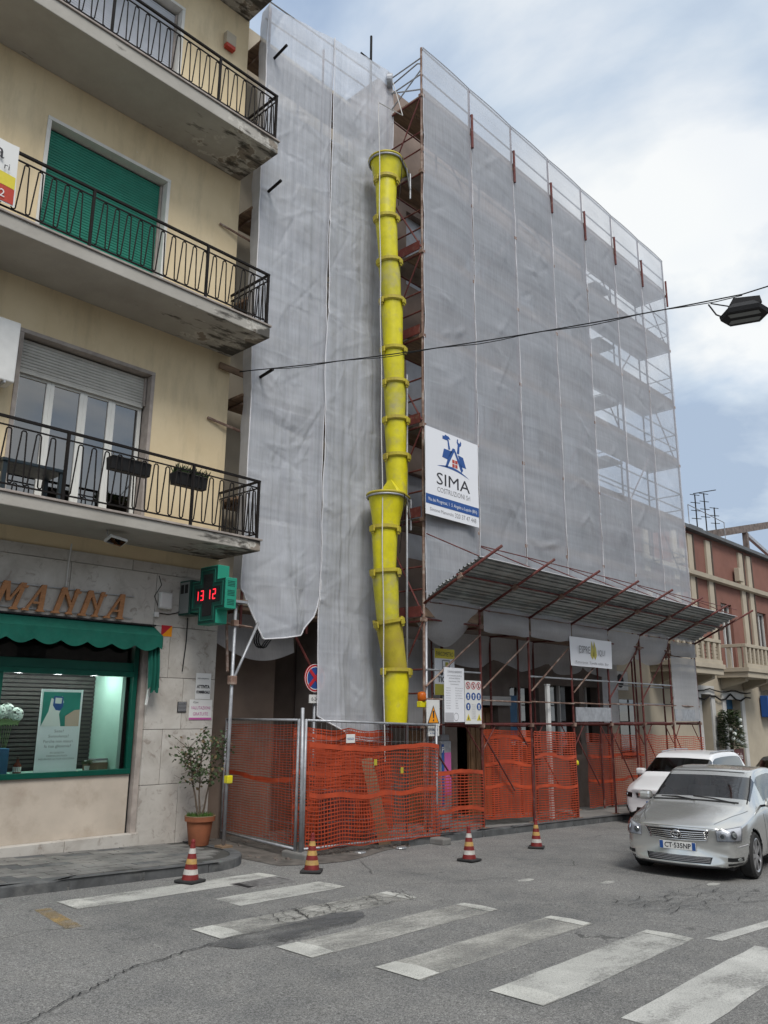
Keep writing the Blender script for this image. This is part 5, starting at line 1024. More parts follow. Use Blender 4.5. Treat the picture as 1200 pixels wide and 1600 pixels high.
def trunk(m):
    random.seed(21)
    for q in range(3):
        p = Vector((bx_+.03*(q-1), by_+.02*(q-1), bz_+.38)); d = Vector(((q-1)*.16, (q-1)*-.12, 1)); pts = [p.copy()]
        for k in range(6): p = p+Vector((d.x+random.uniform(-.10, .10), d.y+random.uniform(-.1, .1), 1)).normalized()*.18; pts.append(p.copy())
        m.tube(pts, [.017-.0019*k for k in range(7)], 6)
        for k in range(3, 7):
            for _ in range(5):
                b = pts[k].copy(); dd = Vector((random.uniform(-1, .6), random.uniform(-1, .8), random.uniform(-.1, .8))).normalized(); bp = [b.copy()]
                for s in range(4): b = b+(dd+Vector((random.uniform(-.35, .35), random.uniform(-.35, .35), random.uniform(-.2, .35)))).normalized()*.10; bp.append(b.copy()); tips.append(b.copy())
                m.tube(bp, [.006, .005, .004, .003, .002], 4)
part('trunk', K['bark'], PT, trunk)
def leaves(m, n, spread):
    for _ in range(n):
        c = random.choice(tips)+Vector((random.gauss(0, spread), random.gauss(0, spread), random.gauss(0, spread))); a = Vector((random.uniform(-1, 1), random.uniform(-1, 1), random.uniform(-.7, .7))).normalized(); b = a.orthogonal().normalized(); b.rotate(Matrix.Rotation(random.random()*6.28, 3, a)); l = random.uniform(.045, .085); w_ = l*.32
        m.add([c, c+a*l*.5+b*w_, c+a*l, c+a*l*.5-b*w_], [(0, 1, 2, 3)])
part('crown', K['leaf'], PT, lambda m: leaves(m, 430, .045)); part('dry_leaves', K['leaf_brown'], PT, lambda m: leaves(m, 110, .05))
# ================================================================== signs on the site
def rect(m, x0, x1, z0, z1, y): m.poly([(x0, y, z0), (x1, y, z0), (x1, y, z1), (x0, y, z1)])
def disc(m, x, z, r, y, n=20, rx=None): rx = rx or r; m.poly([(x+rx*math.cos(t), y, z+r*math.sin(t)) for t in [2*math.pi*k/n for k in range(n)]])
def ring(m, x, z, r0, r1, y, n=24):
    P = [(x+r*math.cos(2*math.pi*k/n), y, z+r*math.sin(2*math.pi*k/n)) for r in (r0, r1) for k in range(n)]; m.add(P, [(k, n+k, n+(k+1) % n, (k+1) % n)[::-1] for k in range(n)])
def T_(m, s, size, x, z, y, width=None, align='CENTER', shear=0, bold=0.0): add_text(m, s, size, (x, y, z), (1, 0, 0), (0, 0, 1), width=width, align=align, shear=shear, bold=bold)
SY = 10.08
SM = thing('company_banner', (12.96, SY, 6.18), 'white company banner with blue tools and house logo on the netting', 'banner')
part('sheet', K['white_print'], SM, lambda m: m.box(12.10, 13.84, SY, SY+.012, 6.18, 8.02))
y = SY-.003; X0 = 12.10
def blu(m):
    S = lambda pts: m.poly([(X0+a*1.74, y, 6.18+b*1.84) for a, b in pts])
    S([(.30, .70), (.335, .805), (.49, .805), (.40, .69)]); S([(.60, .785), (.70, .775), (.76, .655), (.66, .655)])     # roof planes
    S([(.36, .60), (.40, .69), (.50, .845), (.54, .845), (.53, .805), (.43, .655), (.40, .60)]); S([(.53, .805), (.54, .845), (.70, .62), (.665, .585)])
    S([(.42, .81), (.40, .925), (.425, .925), (.455, .82)]); S([(.31, .915), (.31, .955), (.345, .955), (.36, .975), (.43, .965), (.46, .935), (.42, .935), (.40, .915)])   # hammer
    S([(.58, .80), (.60, .905), (.58, .935), (.59, .975), (.61, .975), (.605, .94), (.635, .93), (.655, .965), (.67, .945), (.665, .91), (.635, .89), (.625, .80)])    # wrench
    arc_ = [(.20+.62*t, .545+.10*math.sin(t*math.pi*.72+.35)-.06*t) for t in [k/14 for k in range(15)]]
    low = [(a, b-.028*math.sin(k/14*math.pi)) for k, (a, b) in enumerate(arc_)]; 
    for k in range(14): m.poly([(X0+p[0]*1.74, y, 6.18+p[1]*1.84) for p in (low[k], low[k+1], arc_[k+1], arc_[k])])
part('logo', K['blue_print'], SM, blu); part('blue_band', K['blue_print'], SM, lambda m: rect(m, 12.10, 13.84, 6.40, 6.60, y))
part('logo_window', K['red_print'], SM, lambda m: [rect(m, X0+(.49+.055*i)*1.74, X0+(.535+.055*i)*1.74, 6.18+(.62+.05*j)*1.84, 6.18+(.66+.05*j)*1.84, y-.001) for i in (0, 1) for j in (0, 1)])
part('name_lettering', K['ink'], SM, lambda m: T_(m, 'SIMA', .36, 12.98, 6.86, y, 1.10)); part('lettering', K['ink_grey'], SM, lambda m: [T_(m, 'COSTRUZIONI Srl', .15, 13.0, 6.70, y, 1.08)]); part('address', K['white_print'], SM, lambda m: T_(m, 'Via dei Progressi, 1  S. Angelo a Lupolo (BN)', .10, 12.97, 6.465, y-.002, 1.6)); part('phone', K['ink_grey'], SM, lambda m: [T_(m, 'Simone Manuvolo', .10, 12.60, 6.265, y, .75), T_(m, '320 37 47 448', .14, 13.38, 6.255, y, .72)])
SM.location += Vector((-.24, 0, -.10))
# warning sign
ws = thing('warning_sign', (12.1, 10.14, 1.9), 'white sign with orange warning triangle on the corner post', 'sign'); part('plate', K['white_plastic'], ws, lambda m: m.box(11.90, 12.28, 10.12, 10.13, 2.02, 2.5), bevel=.004); part('lower_plate', K['white_plastic'], ws, lambda m: m.box(11.94, 12.26, 10.12, 10.13, 1.84, 2.017), bevel=.004)
part('triangle_border', K['ink'], ws, lambda m: m.poly([(11.92, 10.117, 2.07), (12.26, 10.117, 2.07), (12.09, 10.117, 2.40)])); part('triangle', K['orange_print'], ws, lambda m: m.poly([(11.95, 10.115, 2.085), (12.23, 10.115, 2.085), (12.09, 10.115, 2.365)])); part('exclamation', K['ink'], ws, lambda m: [m.poly([(12.075, 10.113, 2.165), (12.105, 10.113, 2.165), (12.115, 10.113, 2.30), (12.065, 10.113, 2.30)]), disc(m, 12.09, 2.125, .02, 10.113, 12)]); part('lettering', K['blue_print'], ws, lambda m: [T_(m, 'ATTENZIONE', .05, 12.1, 1.94, 10.117, .25), T_(m, 'AI CARICHI', .05, 12.1, 1.875, 10.117, .22)])
# works notice
wn = thing('works_notice', (12.83, 10.2, 2.1), 'tall white works notice board with printed lines on the scaffold', 'sign'); part('board', K['white_print'], wn, lambda m: m.box(12.53, 13.15, 10.2, 10.215, 2.09, 3.13), bevel=.003)
def ntx(m):
    yy = 10.196; T_(m, 'COMUNE DI BENEVENTO', .06, 12.85, 3.03, yy, .46)
    for s, z, w_ in (('Lavori di manutenzione straordinaria', 2.965, .46), ('delle facciate del fabbricato', 2.915, .36), ('Superbonus 110%', 2.855, .36), ('Condominio', 2.80, .26)): T_(m, s, .04, 12.84, z, yy, w_)
    for k in range(9): T_(m, ('Committente', 'Impresa', 'Progettista', 'Direttore lavori', 'Sicurezza', 'Importo lavori', 'Inizio lavori', 'Fine lavori', 'Titolo edilizio')[k], .028, 12.57, 2.73-.048*k, yy, .14, 'LEFT'); T_(m, ('SIMA Costruzioni Srl', 'Via dei Progressi 1', 'ing. arch. geom.', 'ing. direttore', 'geom. coordinatore', 'euro', 'data', 'data', 'CILAS')[k], .028, 12.86, 2.73-.048*k, yy, (.24, .23, .2, .2, .23, .08, .08, .08, .1)[k], 'LEFT')
part('lettering', K['ink_grey'], wn, ntx); part('stamp_block', K['ink_light'], wn, lambda m: rect(m, 12.54, 12.80, 2.10, 2.27, 10.197)); part('stamp_ring', K['ink_grey'], wn, lambda m: ring(m, 12.88, 2.19, .068, .076, 10.1965))
# safety pictograms
sb = thing('safety_board', (13.44, 10.2, 2.05), 'white safety board with red, blue and yellow pictograms', 'sign'); part('board', K['paper'], sb, lambda m: m.box(13.17, 13.71, 10.2, 10.213, 2.05, 2.90), bevel=.003); yy = 10.196
part('prohibition_ring', K['sign_red'], sb, lambda m: [ring(m, 13.27+.175*k, 2.80, .058, .074, yy) for k in range(3)]+[m.obox((13.27+.175*k, yy, 2.80), (.045, 0, -.045), (.005, 0, .005), (0, .0005, 0)) for k in range(3)]); part('pictogram', K['ink'], sb, lambda m: [[disc(m, 13.27+.175*k, 2.828, .013, yy+.001), rect(m, 13.255+.175*k, 13.285+.175*k, 2.762, 2.812, yy+.001)] for k in range(3)])
part('mandatory_disc', K['blue_print'], sb, lambda m: [disc(m, x, z, .074, yy) for x, z in ((13.27, 2.59), (13.445, 2.59), (13.62, 2.59), (13.27, 2.39), (13.62, 2.39))]); part('pictogram', K['paper'], sb, lambda m: [[disc(m, x, z+.015, .026, yy-.001), rect(m, x-.018, x+.018, z-.05, z, yy-.001)] for x, z in ((13.27, 2.59), (13.445, 2.59), (13.62, 2.59), (13.27, 2.39), (13.62, 2.39))])
part('hazard_triangle', K['yellow_print'], sb, lambda m: [m.poly([(x-.075, yy, 2.12), (x+.075, yy, 2.12), (x, yy, 2.25)]) for x in (13.27, 13.62)]); part('pictogram', K['ink'], sb, lambda m: [m.poly([(x-.018, yy-.001, 2.14), (x+.02, yy-.001, 2.14), (x, yy-.001, 2.21)]) for x in (13.27, 13.62)]); part('lettering', K['ink_light'], sb, lambda m: [T_(m, s, .03, 13.445, 2.42-.033*k, yy, .13) for k, s in enumerate(('VIETATO', 'ACCESSO', 'AI NON', 'ADDETTI', 'AI LAVORI', 'USARE', 'IL CASCO', 'E SCARPE', 'SEMPRE'))])
# parking meter sign and machine
pk = thing('parking_sign', (13.4, 10.9, 2.65), 'yellow and white PARCOMETRO ticket sign half hidden by the works notice', 'sign'); part('plate', K['white_print'], pk, lambda m: m.box(13.03, 13.68, 10.86, 10.88, 2.62, 3.56)); part('top_band', K['yellow_print'], pk, lambda m: rect(m, 13.03, 13.68, 3.36, 3.56, 10.857)); part('low_band', K['olive_print'], pk, lambda m: rect(m, 13.03, 13.68, 2.62, 2.84, 10.857)); part('lettering', K['ink'], pk, lambda m: [T_(m, 'PARCOMETRO', .13, 13.355, 3.41, 10.855, .56), T_(m, 'TICKET', .16, 13.38, 2.88, 10.855, .52, bold=.004), disc(m, 13.25, 3.06, .05, 10.855)])
part('machine_icon', K['ink_grey'], pk, lambda m: [rect(m, 13.26, 13.29, 3.06, 3.33, 10.855), rect(m, 13.29, 13.52, 3.31, 3.335, 10.8552), rect(m, 13.49, 13.52, 3.06, 3.31, 10.855), rect(m, 13.29, 13.49, 3.18, 3.20, 10.8552)]); part('ticket_icon', K['olive_print'], pk, lambda m: rect(m, 13.37, 13.47, 3.21, 3.29, 10.854)); part('post', K['grey_metal'], pk, lambda m: m.cyl((13.35, 10.91, g(13.3)+KH), (13.35, 10.91, 3.5), .03, 8))
pmt = thing('parking_meter', (13.1, 10.7, g(13)+KH), 'dark blue and magenta parking ticket machine behind the orange mesh', 'parking meter'); part('cabinet', K['galv'], pmt, lambda m: m.box(12.92, 13.24, 10.62, 10.9, g(13)+KH, 1.72), bevel=.02); part('front_panel', K['blue_print'], pmt, lambda m: m.box(12.93, 13.0, 10.612, 10.619, .5, 1.66)); part('magenta_panel', K['magenta_print'], pmt, lambda m: m.box(13.02, 13.22, 10.612, 10.619, .7, 1.50)); part('lettering', K['paper'], pmt, lambda m: [T_(m, 'P', .16, 12.965, 1.5, 10.608)]); part('cap', K['ink_grey'], pmt, lambda m: m.box(12.95, 13.2, 10.63, 10.88, 1.722, 1.84), bevel=.02)
bc = thing('warning_beacon', (11.92, 10.32, 2.36), 'amber warning beacon with yellow battery box on the corner post', 'beacon'); part('battery_box', K['yellow_plastic'], bc, lambda m: m.box(11.80, 11.98, 10.18, 10.28, 2.36, 2.47), bevel=.01); part('lens', K['amber'], bc, lambda m: m.lathe([(.07, 0), (.085, .05), (.085, .13), (.06, .17), (.0, .18)], (11.89, 10.23, 2.472), 16), smooth=True)
# cafe banner
eb = thing('cafe_banner', (18.27, 10.2, 3.38), 'white cafe banner with gold swirl hung under the canopy', 'banner'); part('sheet', K['white_print'], eb, lambda m: m.grid(lambda a, b: (17.26+2.02*a, 10.19+.012*math.sin(a*8+b*2), 3.38+.69*b), 12, 5), smooth=True); yy = 10.172
part('lettering', K['ink_grey'], eb, lambda m: [T_(m, 'ESPRE', .25, 17.90, 3.70, yy, .52), T_(m, 'IQUI', .2, 18.72, 3.68, yy, .36, shear=.25), T_(m, 'Ristorante  Tavola calda  Bar', .085, 18.25, 3.45, yy, 1.6)]); part('swirl', K['gold'], eb, lambda m: [m.poly([(18.27+dx_+a, yy, 3.80+b) for a, b in ((-.10, -.14), (0, -.24), (.09, -.12), (.06, .05), (-.03, .22), (-.05, .05))]) for dx_ in (0, .13)])
# no-stopping sign behind the net
ns = thing('no_stopping_sign', (10.28, 11.3, .3), 'round blue and red no stopping sign partly covered by the net', 'sign'); part('pole', K['galv'], ns, lambda m: m.cyl((10.33, 11.5, g(10)), (10.33, 11.5, 3.1), .03, 8), smooth=True)
part('red_disc', K['sign_red'], ns, lambda m: m.cyl((10.27, 11.43, 2.87), (10.27, 11.45, 2.87), .255, 28)); part('blue_disc', K['sign_blue'], ns, lambda m: disc(m, 10.27, 2.87, .205, 11.426, 28)); part('white_ring', K['paper'], ns, lambda m: [ring(m, 10.27, 2.87, .198, .212, 11.424), ring(m, 10.27, 2.87, .246, .256, 11.426)]); part('cross_bars', K['sign_red'], ns, lambda m: [m.obox((10.27, 11.422, 2.87), (.145, 0, s*.145), (-s*.022, 0, .022), (0, .001, 0)) for s in (1,)]+[m.obox((10.27, 11.4185, 2.87), (.145, 0, -.145), (.022, 0, .022), (0, .001, 0))]); part('small_plate', K['white_plastic'], ns, lambda m: m.box(10.14, 10.40, 11.43, 11.445, 2.42, 2.57)); part('lettering', K['ink'], ns, lambda m: T_(m, '0-24', .09, 10.27, 2.46, 11.427))
MB().tube([(9.3+.12*math.cos(t)+.05*(k//12), 11.9, 3.55+.16*math.sin(t)) for k, t in enumerate([k*.5236 for k in range(40)])], .014, 5).build('cable_coil', K['matt_black'], label='black coil of cable hanging in the passage above the brown wall', cat='cable')
MB().cyl((9.9, 11.9, 4.0), (10.5, 11.7, 2.95), .025, 6).build('passage_brace', K['red_steel'], label='dark slanting tube behind the no stopping sign', cat='tube')
MB().lathe([(.02, 0), (.06, .03), (.05, .1), (.02, .13)], (18.2, 10.72, 1.05), 10).build('yellow_knot', K['yellow_plastic'], smooth=True, label='yellow bundle tied on the orange mesh left of the cars', cat='bundle')
# ================================================================== red house further down the street
RH = thing('red_house', (33, 12, -.6), 'two-storey red and cream house with stone balconies at the right', 'building')
HY = 12.2; x0, x1 = 25.1, 62.0
dz_ = lambda x: 0
doors = [(29.35, 30.25, -1.0, 3.0), (31.6, 33.15, -1.0, 2.85)]
upd = [(26.3, 27.4, 4.0, 6.6), (32.1, 33.2, 4.0, 6.55), (36.0, 37.1, 4.0, 6.55), (39.9, 41.0, 4.0, 6.55), (43.8, 44.9, 4.0, 6.55)]
part('lower_wall', K['cream_facade'], RH, lambda m: [wall_holes(m, x0, x1, -1.8, 3.95, HY, doors, .5)])
part('upper_wall', K['red_facade'], RH, lambda m: [wall_holes(m, x0, x1, 3.95, 9.0, HY, upd, .25), m.poly([(x0, 22, -1), (x0, HY, -1), (x0, HY, 9.0), (x0, 22, 9.0)]), m.poly([(x0, HY, 9.0), (x1, HY, 9.0), (x1, 22, 9.0), (x0, 22, 9.0)])])
for x in (25.6, 27.9, 29.25, 30.95, 34.3, 35.2, 38.1, 39.2, 42.0, 43.0, 46.0, 47.0, 50):
    part('pilaster', K['cream_facade'], RH, lambda m: m.box(x, x+.42, HY-.08, HY-.001, 3.95, 8.85)); part('downpipe', K['brown_dark'], RH, lambda m: m.cyl((x+.52, HY-.06, 3.95), (x+.52, HY-.06, 8.9), .05, 6))
part('string_course', K['cream_facade'], RH, lambda m: m.prism([(0, 0), (-.14, .04), (-.16, .20), (0, .26)], (x0, HY-.081, 7.25), (0, 1, 0), (0, 0, 1), (x1-x0, 0, 0))); part('cornice', K['roof_grey'], RH, lambda m: m.box(x0-.1, x1, HY-.25, HY+.3, 9.002, 9.14))
for a, b, c, d in upd:
    wn_ = part('window', K['white_facade'], RH, lambda m: [m.box(a, a+.07, HY+.12, HY+.2, c, d), m.box(b-.07, b, HY+.12, HY+.2, c, d), m.box((a+b)/2-.05, (a+b)/2+.05, HY+.12, HY+.2, c, d), m.box(a, b, HY+.125, HY+.2, d-.08, d)])
    part('pane', K['dark_pane'], wn_, lambda m: rect(m, a, b, c, d, HY+.18))
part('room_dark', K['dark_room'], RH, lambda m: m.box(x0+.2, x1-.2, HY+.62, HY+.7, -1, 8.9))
for a, b, c, d in doors:
    dr_ = part('door_surround', K['white_facade'], RH, lambda m: [m.box(a-.32, a, HY-.06, HY-.001, c, d+.3), m.box(b, b+.32, HY-.06, HY-.001, c, d+.3), m.box(a, b, HY-.062, HY-.001, d, d+.3)]); part('door_glass', K['dark_pane'], dr_, lambda m: rect(m, a, b, c, d, HY+.4)); part('door_bar', K['blue_box'], dr_, lambda m: m.box(a, b, HY+.3, HY+.38, d-.35, d))
part('shop_light', K['lamp_lit'], RH, lambda m: m.box(32.2, 32.7, HY+.5, HY+.52, .9, 1.5))
def balcony(xa, xb, dep):
    bl = part('balcony', K['cream_facade'], RH, lambda m: [m.box(xa, xb, HY-dep, HY-.001, 3.62, 3.82), m.box(xa-.06, xb+.06, HY-dep-.06, HY-.001, 3.822, 3.98), m.box(xa, xb, HY-dep, HY-dep+.16, 4.72, 4.84), m.box(xa, xa+.16, HY-dep+.162, HY-.001, 4.722, 4.84), m.box(xb-.16, xb, HY-dep+.162, HY-.001, 4.722, 4.84), m.box(xa, xb, HY-dep, HY-dep+.14, 3.982, 4.12)], bevel=.01)
    n = 7
    for k in range(n+1):
        x = xa+.01+(xb-xa-.18)*k/n; part('baluster', K['cream_facade'], bl, lambda m: m.box(x, x+.15, HY-dep+.02, HY-dep+.12, 4.122, 4.718), bevel=.01)
    for k in range(3):
        y_ = HY-dep+.2+(dep-.35)*k/2; part('baluster', K['cream_facade'], bl, lambda m: m.box(xa+.02, xa+.13, y_, y_+.12, 3.984, 4.72))
    part('lattice', K['iron'], bl, lambda m: [m.box(xa+.2, xb-.2, HY-dep+.075, HY-dep+.08, 4.2+.12*k, 4.215+.12*k) for k in range(4)])
    for x in (xa+.3, xb-.6): part('bracket', K['cream_facade'], bl, lambda m: m.prism([(0, 0), (-dep*.8, .30), (-dep*.8, .42), (0, .42)], (x, HY-.002, 3.2), (0, 1, 0), (0, 0, 1), (.28, 0, 0)), bevel=.01)
balcony(25.6, 29.2, 1.0); balcony(31.1, 34.2, 1.15); balcony(35.2, 38.2, 1.15); balcony(39.2, 42.2, 1.15)
for x, l in ((28.2, 'cream box fixed to the red wall under the cornice, left one'), (33.6, 'cream box fixed to the red wall under the cornice, right one')): MB().box(x, x+.45, HY-.30, HY-.085, 7.55, 8.1).build('wall_unit', K['cream_facade'], bevel=.02, label=l, cat='wall box')
MB().tube([(28.5+.5*k, HY-.1, 3.05-.25*abs(math.sin(k*.9))) for k in range(12)], .03, 5).tube([(28.5+.5*k, HY-.12, 3.2-.1*abs(math.sin(k*.7+1))) for k in range(12)], .025, 5).build('facade_cable', K['iron'], label='looping dark cables under the stone balconies of the red house', cat='cable')
bs_ = thing('shop_sign', (35.2, 12.0, 2.2), 'bright blue shop sign at the right edge of the photo', 'sign'); part('box', K['blue_print'], bs_, lambda m: m.box(35.2, 37.4, 11.85, 12.15, 2.2, 3.05), bevel=.02); part('lettering', K['paper'], bs_, lambda m: [ring(m, 35.65, 2.62, .2, .3, 11.845), T_(m, 'onad', .5, 36.5, 2.5, 11.845, 1.0)])
ct = thing('christmas_tree', (30.75, 11.9, -.5), 'dark green decorated tree with pale balls between the house doors', 'tree')
def fir(m):
    for _ in range(1500):
        h_ = random.random(); a = random.random()*6.283; r = (.52-.18*h_)*math.sqrt(random.random())+.05; p = Vector((30.75+r*math.cos(a), 11.75+r*.8*math.sin(a), 1.15+1.25*h_+random.uniform(-.05, .05))); d = Vector((math.cos(a), math.sin(a), random.uniform(-.3, .6)))*.13; q = Vector((-math.sin(a), math.cos(a), random.uniform(-.5, .5)))*.035; m.poly([p-q, p+q, p+d])
part('branches', K['leaf'], ct, fir); 
for k in range(12):
    a = random.random()*6.28; part('bauble', K['petal'], ct, lambda m: m.lathe([(0, -.08), (.06, -.055), (.08, 0), (.06, .055), (0, .08)], (30.75+.42*math.cos(a), 11.75-.34*abs(math.sin(a)), 1.3+.08*k), 8), smooth=True)
part('trunk', K['bark'], ct, lambda m: m.cyl((30.75, 11.75, g(30)+KH), (30.75, 11.75, 1.4), .05, 8)); part('stand_board', K['red_steel'], ct, lambda m: m.box(30.35, 31.15, 11.5, 11.53, g(30)+KH, 1.1)); part('board_print', K['paper'], ct, lambda m: T_(m, 'Cafe', .3, 30.75, .75, 11.496))
# roof steelwork and aerials
rs = thing('roof_pergola', (36, 14, 9.1), 'rusty steel beam frame standing on the red house roof', 'steel frame')
part('beam', K['rust_beam'], rs, lambda m: m.bar((33.6, 13.6, 9.62), (47, 13.4, 12.65), .22, .34)); part('post', K['rust_beam'], rs, lambda m: m.box(39.3, 39.52, 13.4, 13.62, 9.14, 10.75)); part('brace', K['galv'], rs, lambda m: m.bar((39.6, 13.5, 10.65), (43.5, 13.5, 9.9), .16)); part('rail', K['rust_beam'], rs, lambda m: m.bar((36.5, 13.8, 9.75), (44, 13.8, 10.2), .08)); part('parapet_glass', K['white_facade'], rs, lambda m: m.box(38.0, 50, 14.6, 14.7, 9.15, 10.3))
an = thing('aerial', (34.5, 13.5, 9.14), 'cluster of thin television aerials on the red house roof', 'aerial')
for x, y_, h_ in ((33.75, 13.5, 11.5), (34.75, 13.5, 11.75), (35.8, 13.5, 11.3)):
    part('mast', K['iron'], an, lambda m: m.cyl((x, y_, 9.1), (x, y_, h_), .028, 5))
    for k in range(4): part('element', K['iron'], an, lambda m: m.cyl((x-.5, y_, h_-.1-.35*k), (x+.5, y_, h_+.05-.35*k), .016, 4))
part('boom', K['iron'], an, lambda m: m.cyl((33.6, 13.5, 11.5), (36.2, 13.5, 12.2), .02, 4)); part('platform', K['roof_grey'], an, lambda m: m.box(32.3, 33.6, 13.2, 13.9, 9.15, 9.9)); part('handrail', K['grey_metal'], an, lambda m: m.tube([(32.2, 13.2, 9.9), (32.2, 13.2, 10.7), (36.0, 13.2, 10.6), (36.0, 13.2, 9.2)], .02, 4))

# ================================================================== street lamp on its span wire
SPAN0, LAMP = Vector((8.3, 11.55, 8.36)), Vector((11.0, 3.48, 7.92))
SPAN1 = Vector((13.4, -4.6, 9.3))
m = MB()
def cat_(a, b, sag, n=24): return [a+(b-a)*(k/n)-Vector((0, 0, sag*4*(k/n)*(1-k/n))) for k in range(n+1)]
m.tube(cat_(SPAN0, LAMP+Vector((0, 0, .1)), .12), .010, 5); m.tube([p+Vector((0, 0, .02*math.sin(k*1.3)-.012)) for k, p in enumerate(cat_(SPAN0, LAMP+Vector((0, 0, .1)), .13))], .007, 5); m.tube(cat_(LAMP+Vector((0, 0, .1)), SPAN1, .05), .010, 5)
m.build('span_wire', K['matt_black'], label='twisted black span wire crossing the street to the lamp', cat='cable')
SLp = thing('street_lamp', LAMP, 'dark hexagonal street lamp hanging from the span wire at right', 'street lamp')
ax_ = (LAMP-SPAN0); ax_.z = 0; ax_.normalize(); ay_ = Vector((-ax_.y, ax_.x, 0)); az_ = Vector((0, 0, 1)); lc = LAMP+Vector((0, 0, -.17))
def oct_(l, w_, z): return [lc+ax_*a+ay_*b+az_*z for a, b in ((-l, -w_*.0), (-l*.62, -w_), (l*.62, -w_), (l, 0), (l*.62, w_), (-l*.62, w_))]
def body(m):
    A, B, D = oct_(.31, .235, -.08), oct_(.325, .25, -.02), oct_(.21, .13, .09); P = A+B+D; m.add(P, [(0, 1, 2, 3, 4, 5)]+[(r_*6+k, r_*6+6+k, r_*6+6+(k+1) % 6, r_*6+(k+1) % 6) for r_ in (0, 1) for k in range(6)]+[(12, 17, 16, 15, 14, 13)])
part('housing', K['matt_black'], SLp, body, recalc=True)
for s in (-1, 1): part('lens', K['lens_grey'], SLp, lambda m: m.poly([lc+ax_*a+ay_*b+az_*-.084 for a, b in ((-.18, s*.045), (.18, s*.045), (.21, s*.06), (.18, s*.16), (-.18, s*.16), (-.21, s*.145))]))
part('hanger', K['matt_black'], SLp, lambda m: m.prism([(-.2, 0), (.24, 0), (.22, .10), (-.12, .13)], LAMP+Vector((0, 0, -.06)), ax_, az_, ay_*.05)); part('feed_cable', K['matt_black'], SLp, lambda m: m.tube([LAMP+ax_*a+az_*b for a, b in ((-.45, .04), (-.40, -.06), (-.36, -.14), (-.30, -.18))], .012, 5)); part('feed_cable', K['matt_black'], SLp, lambda m: m.tube([LAMP+ax_*a+az_*b for a, b in ((-.42, .05), (-.30, .0), (-.2, -.04), (-.15, -.08))], .01, 5))

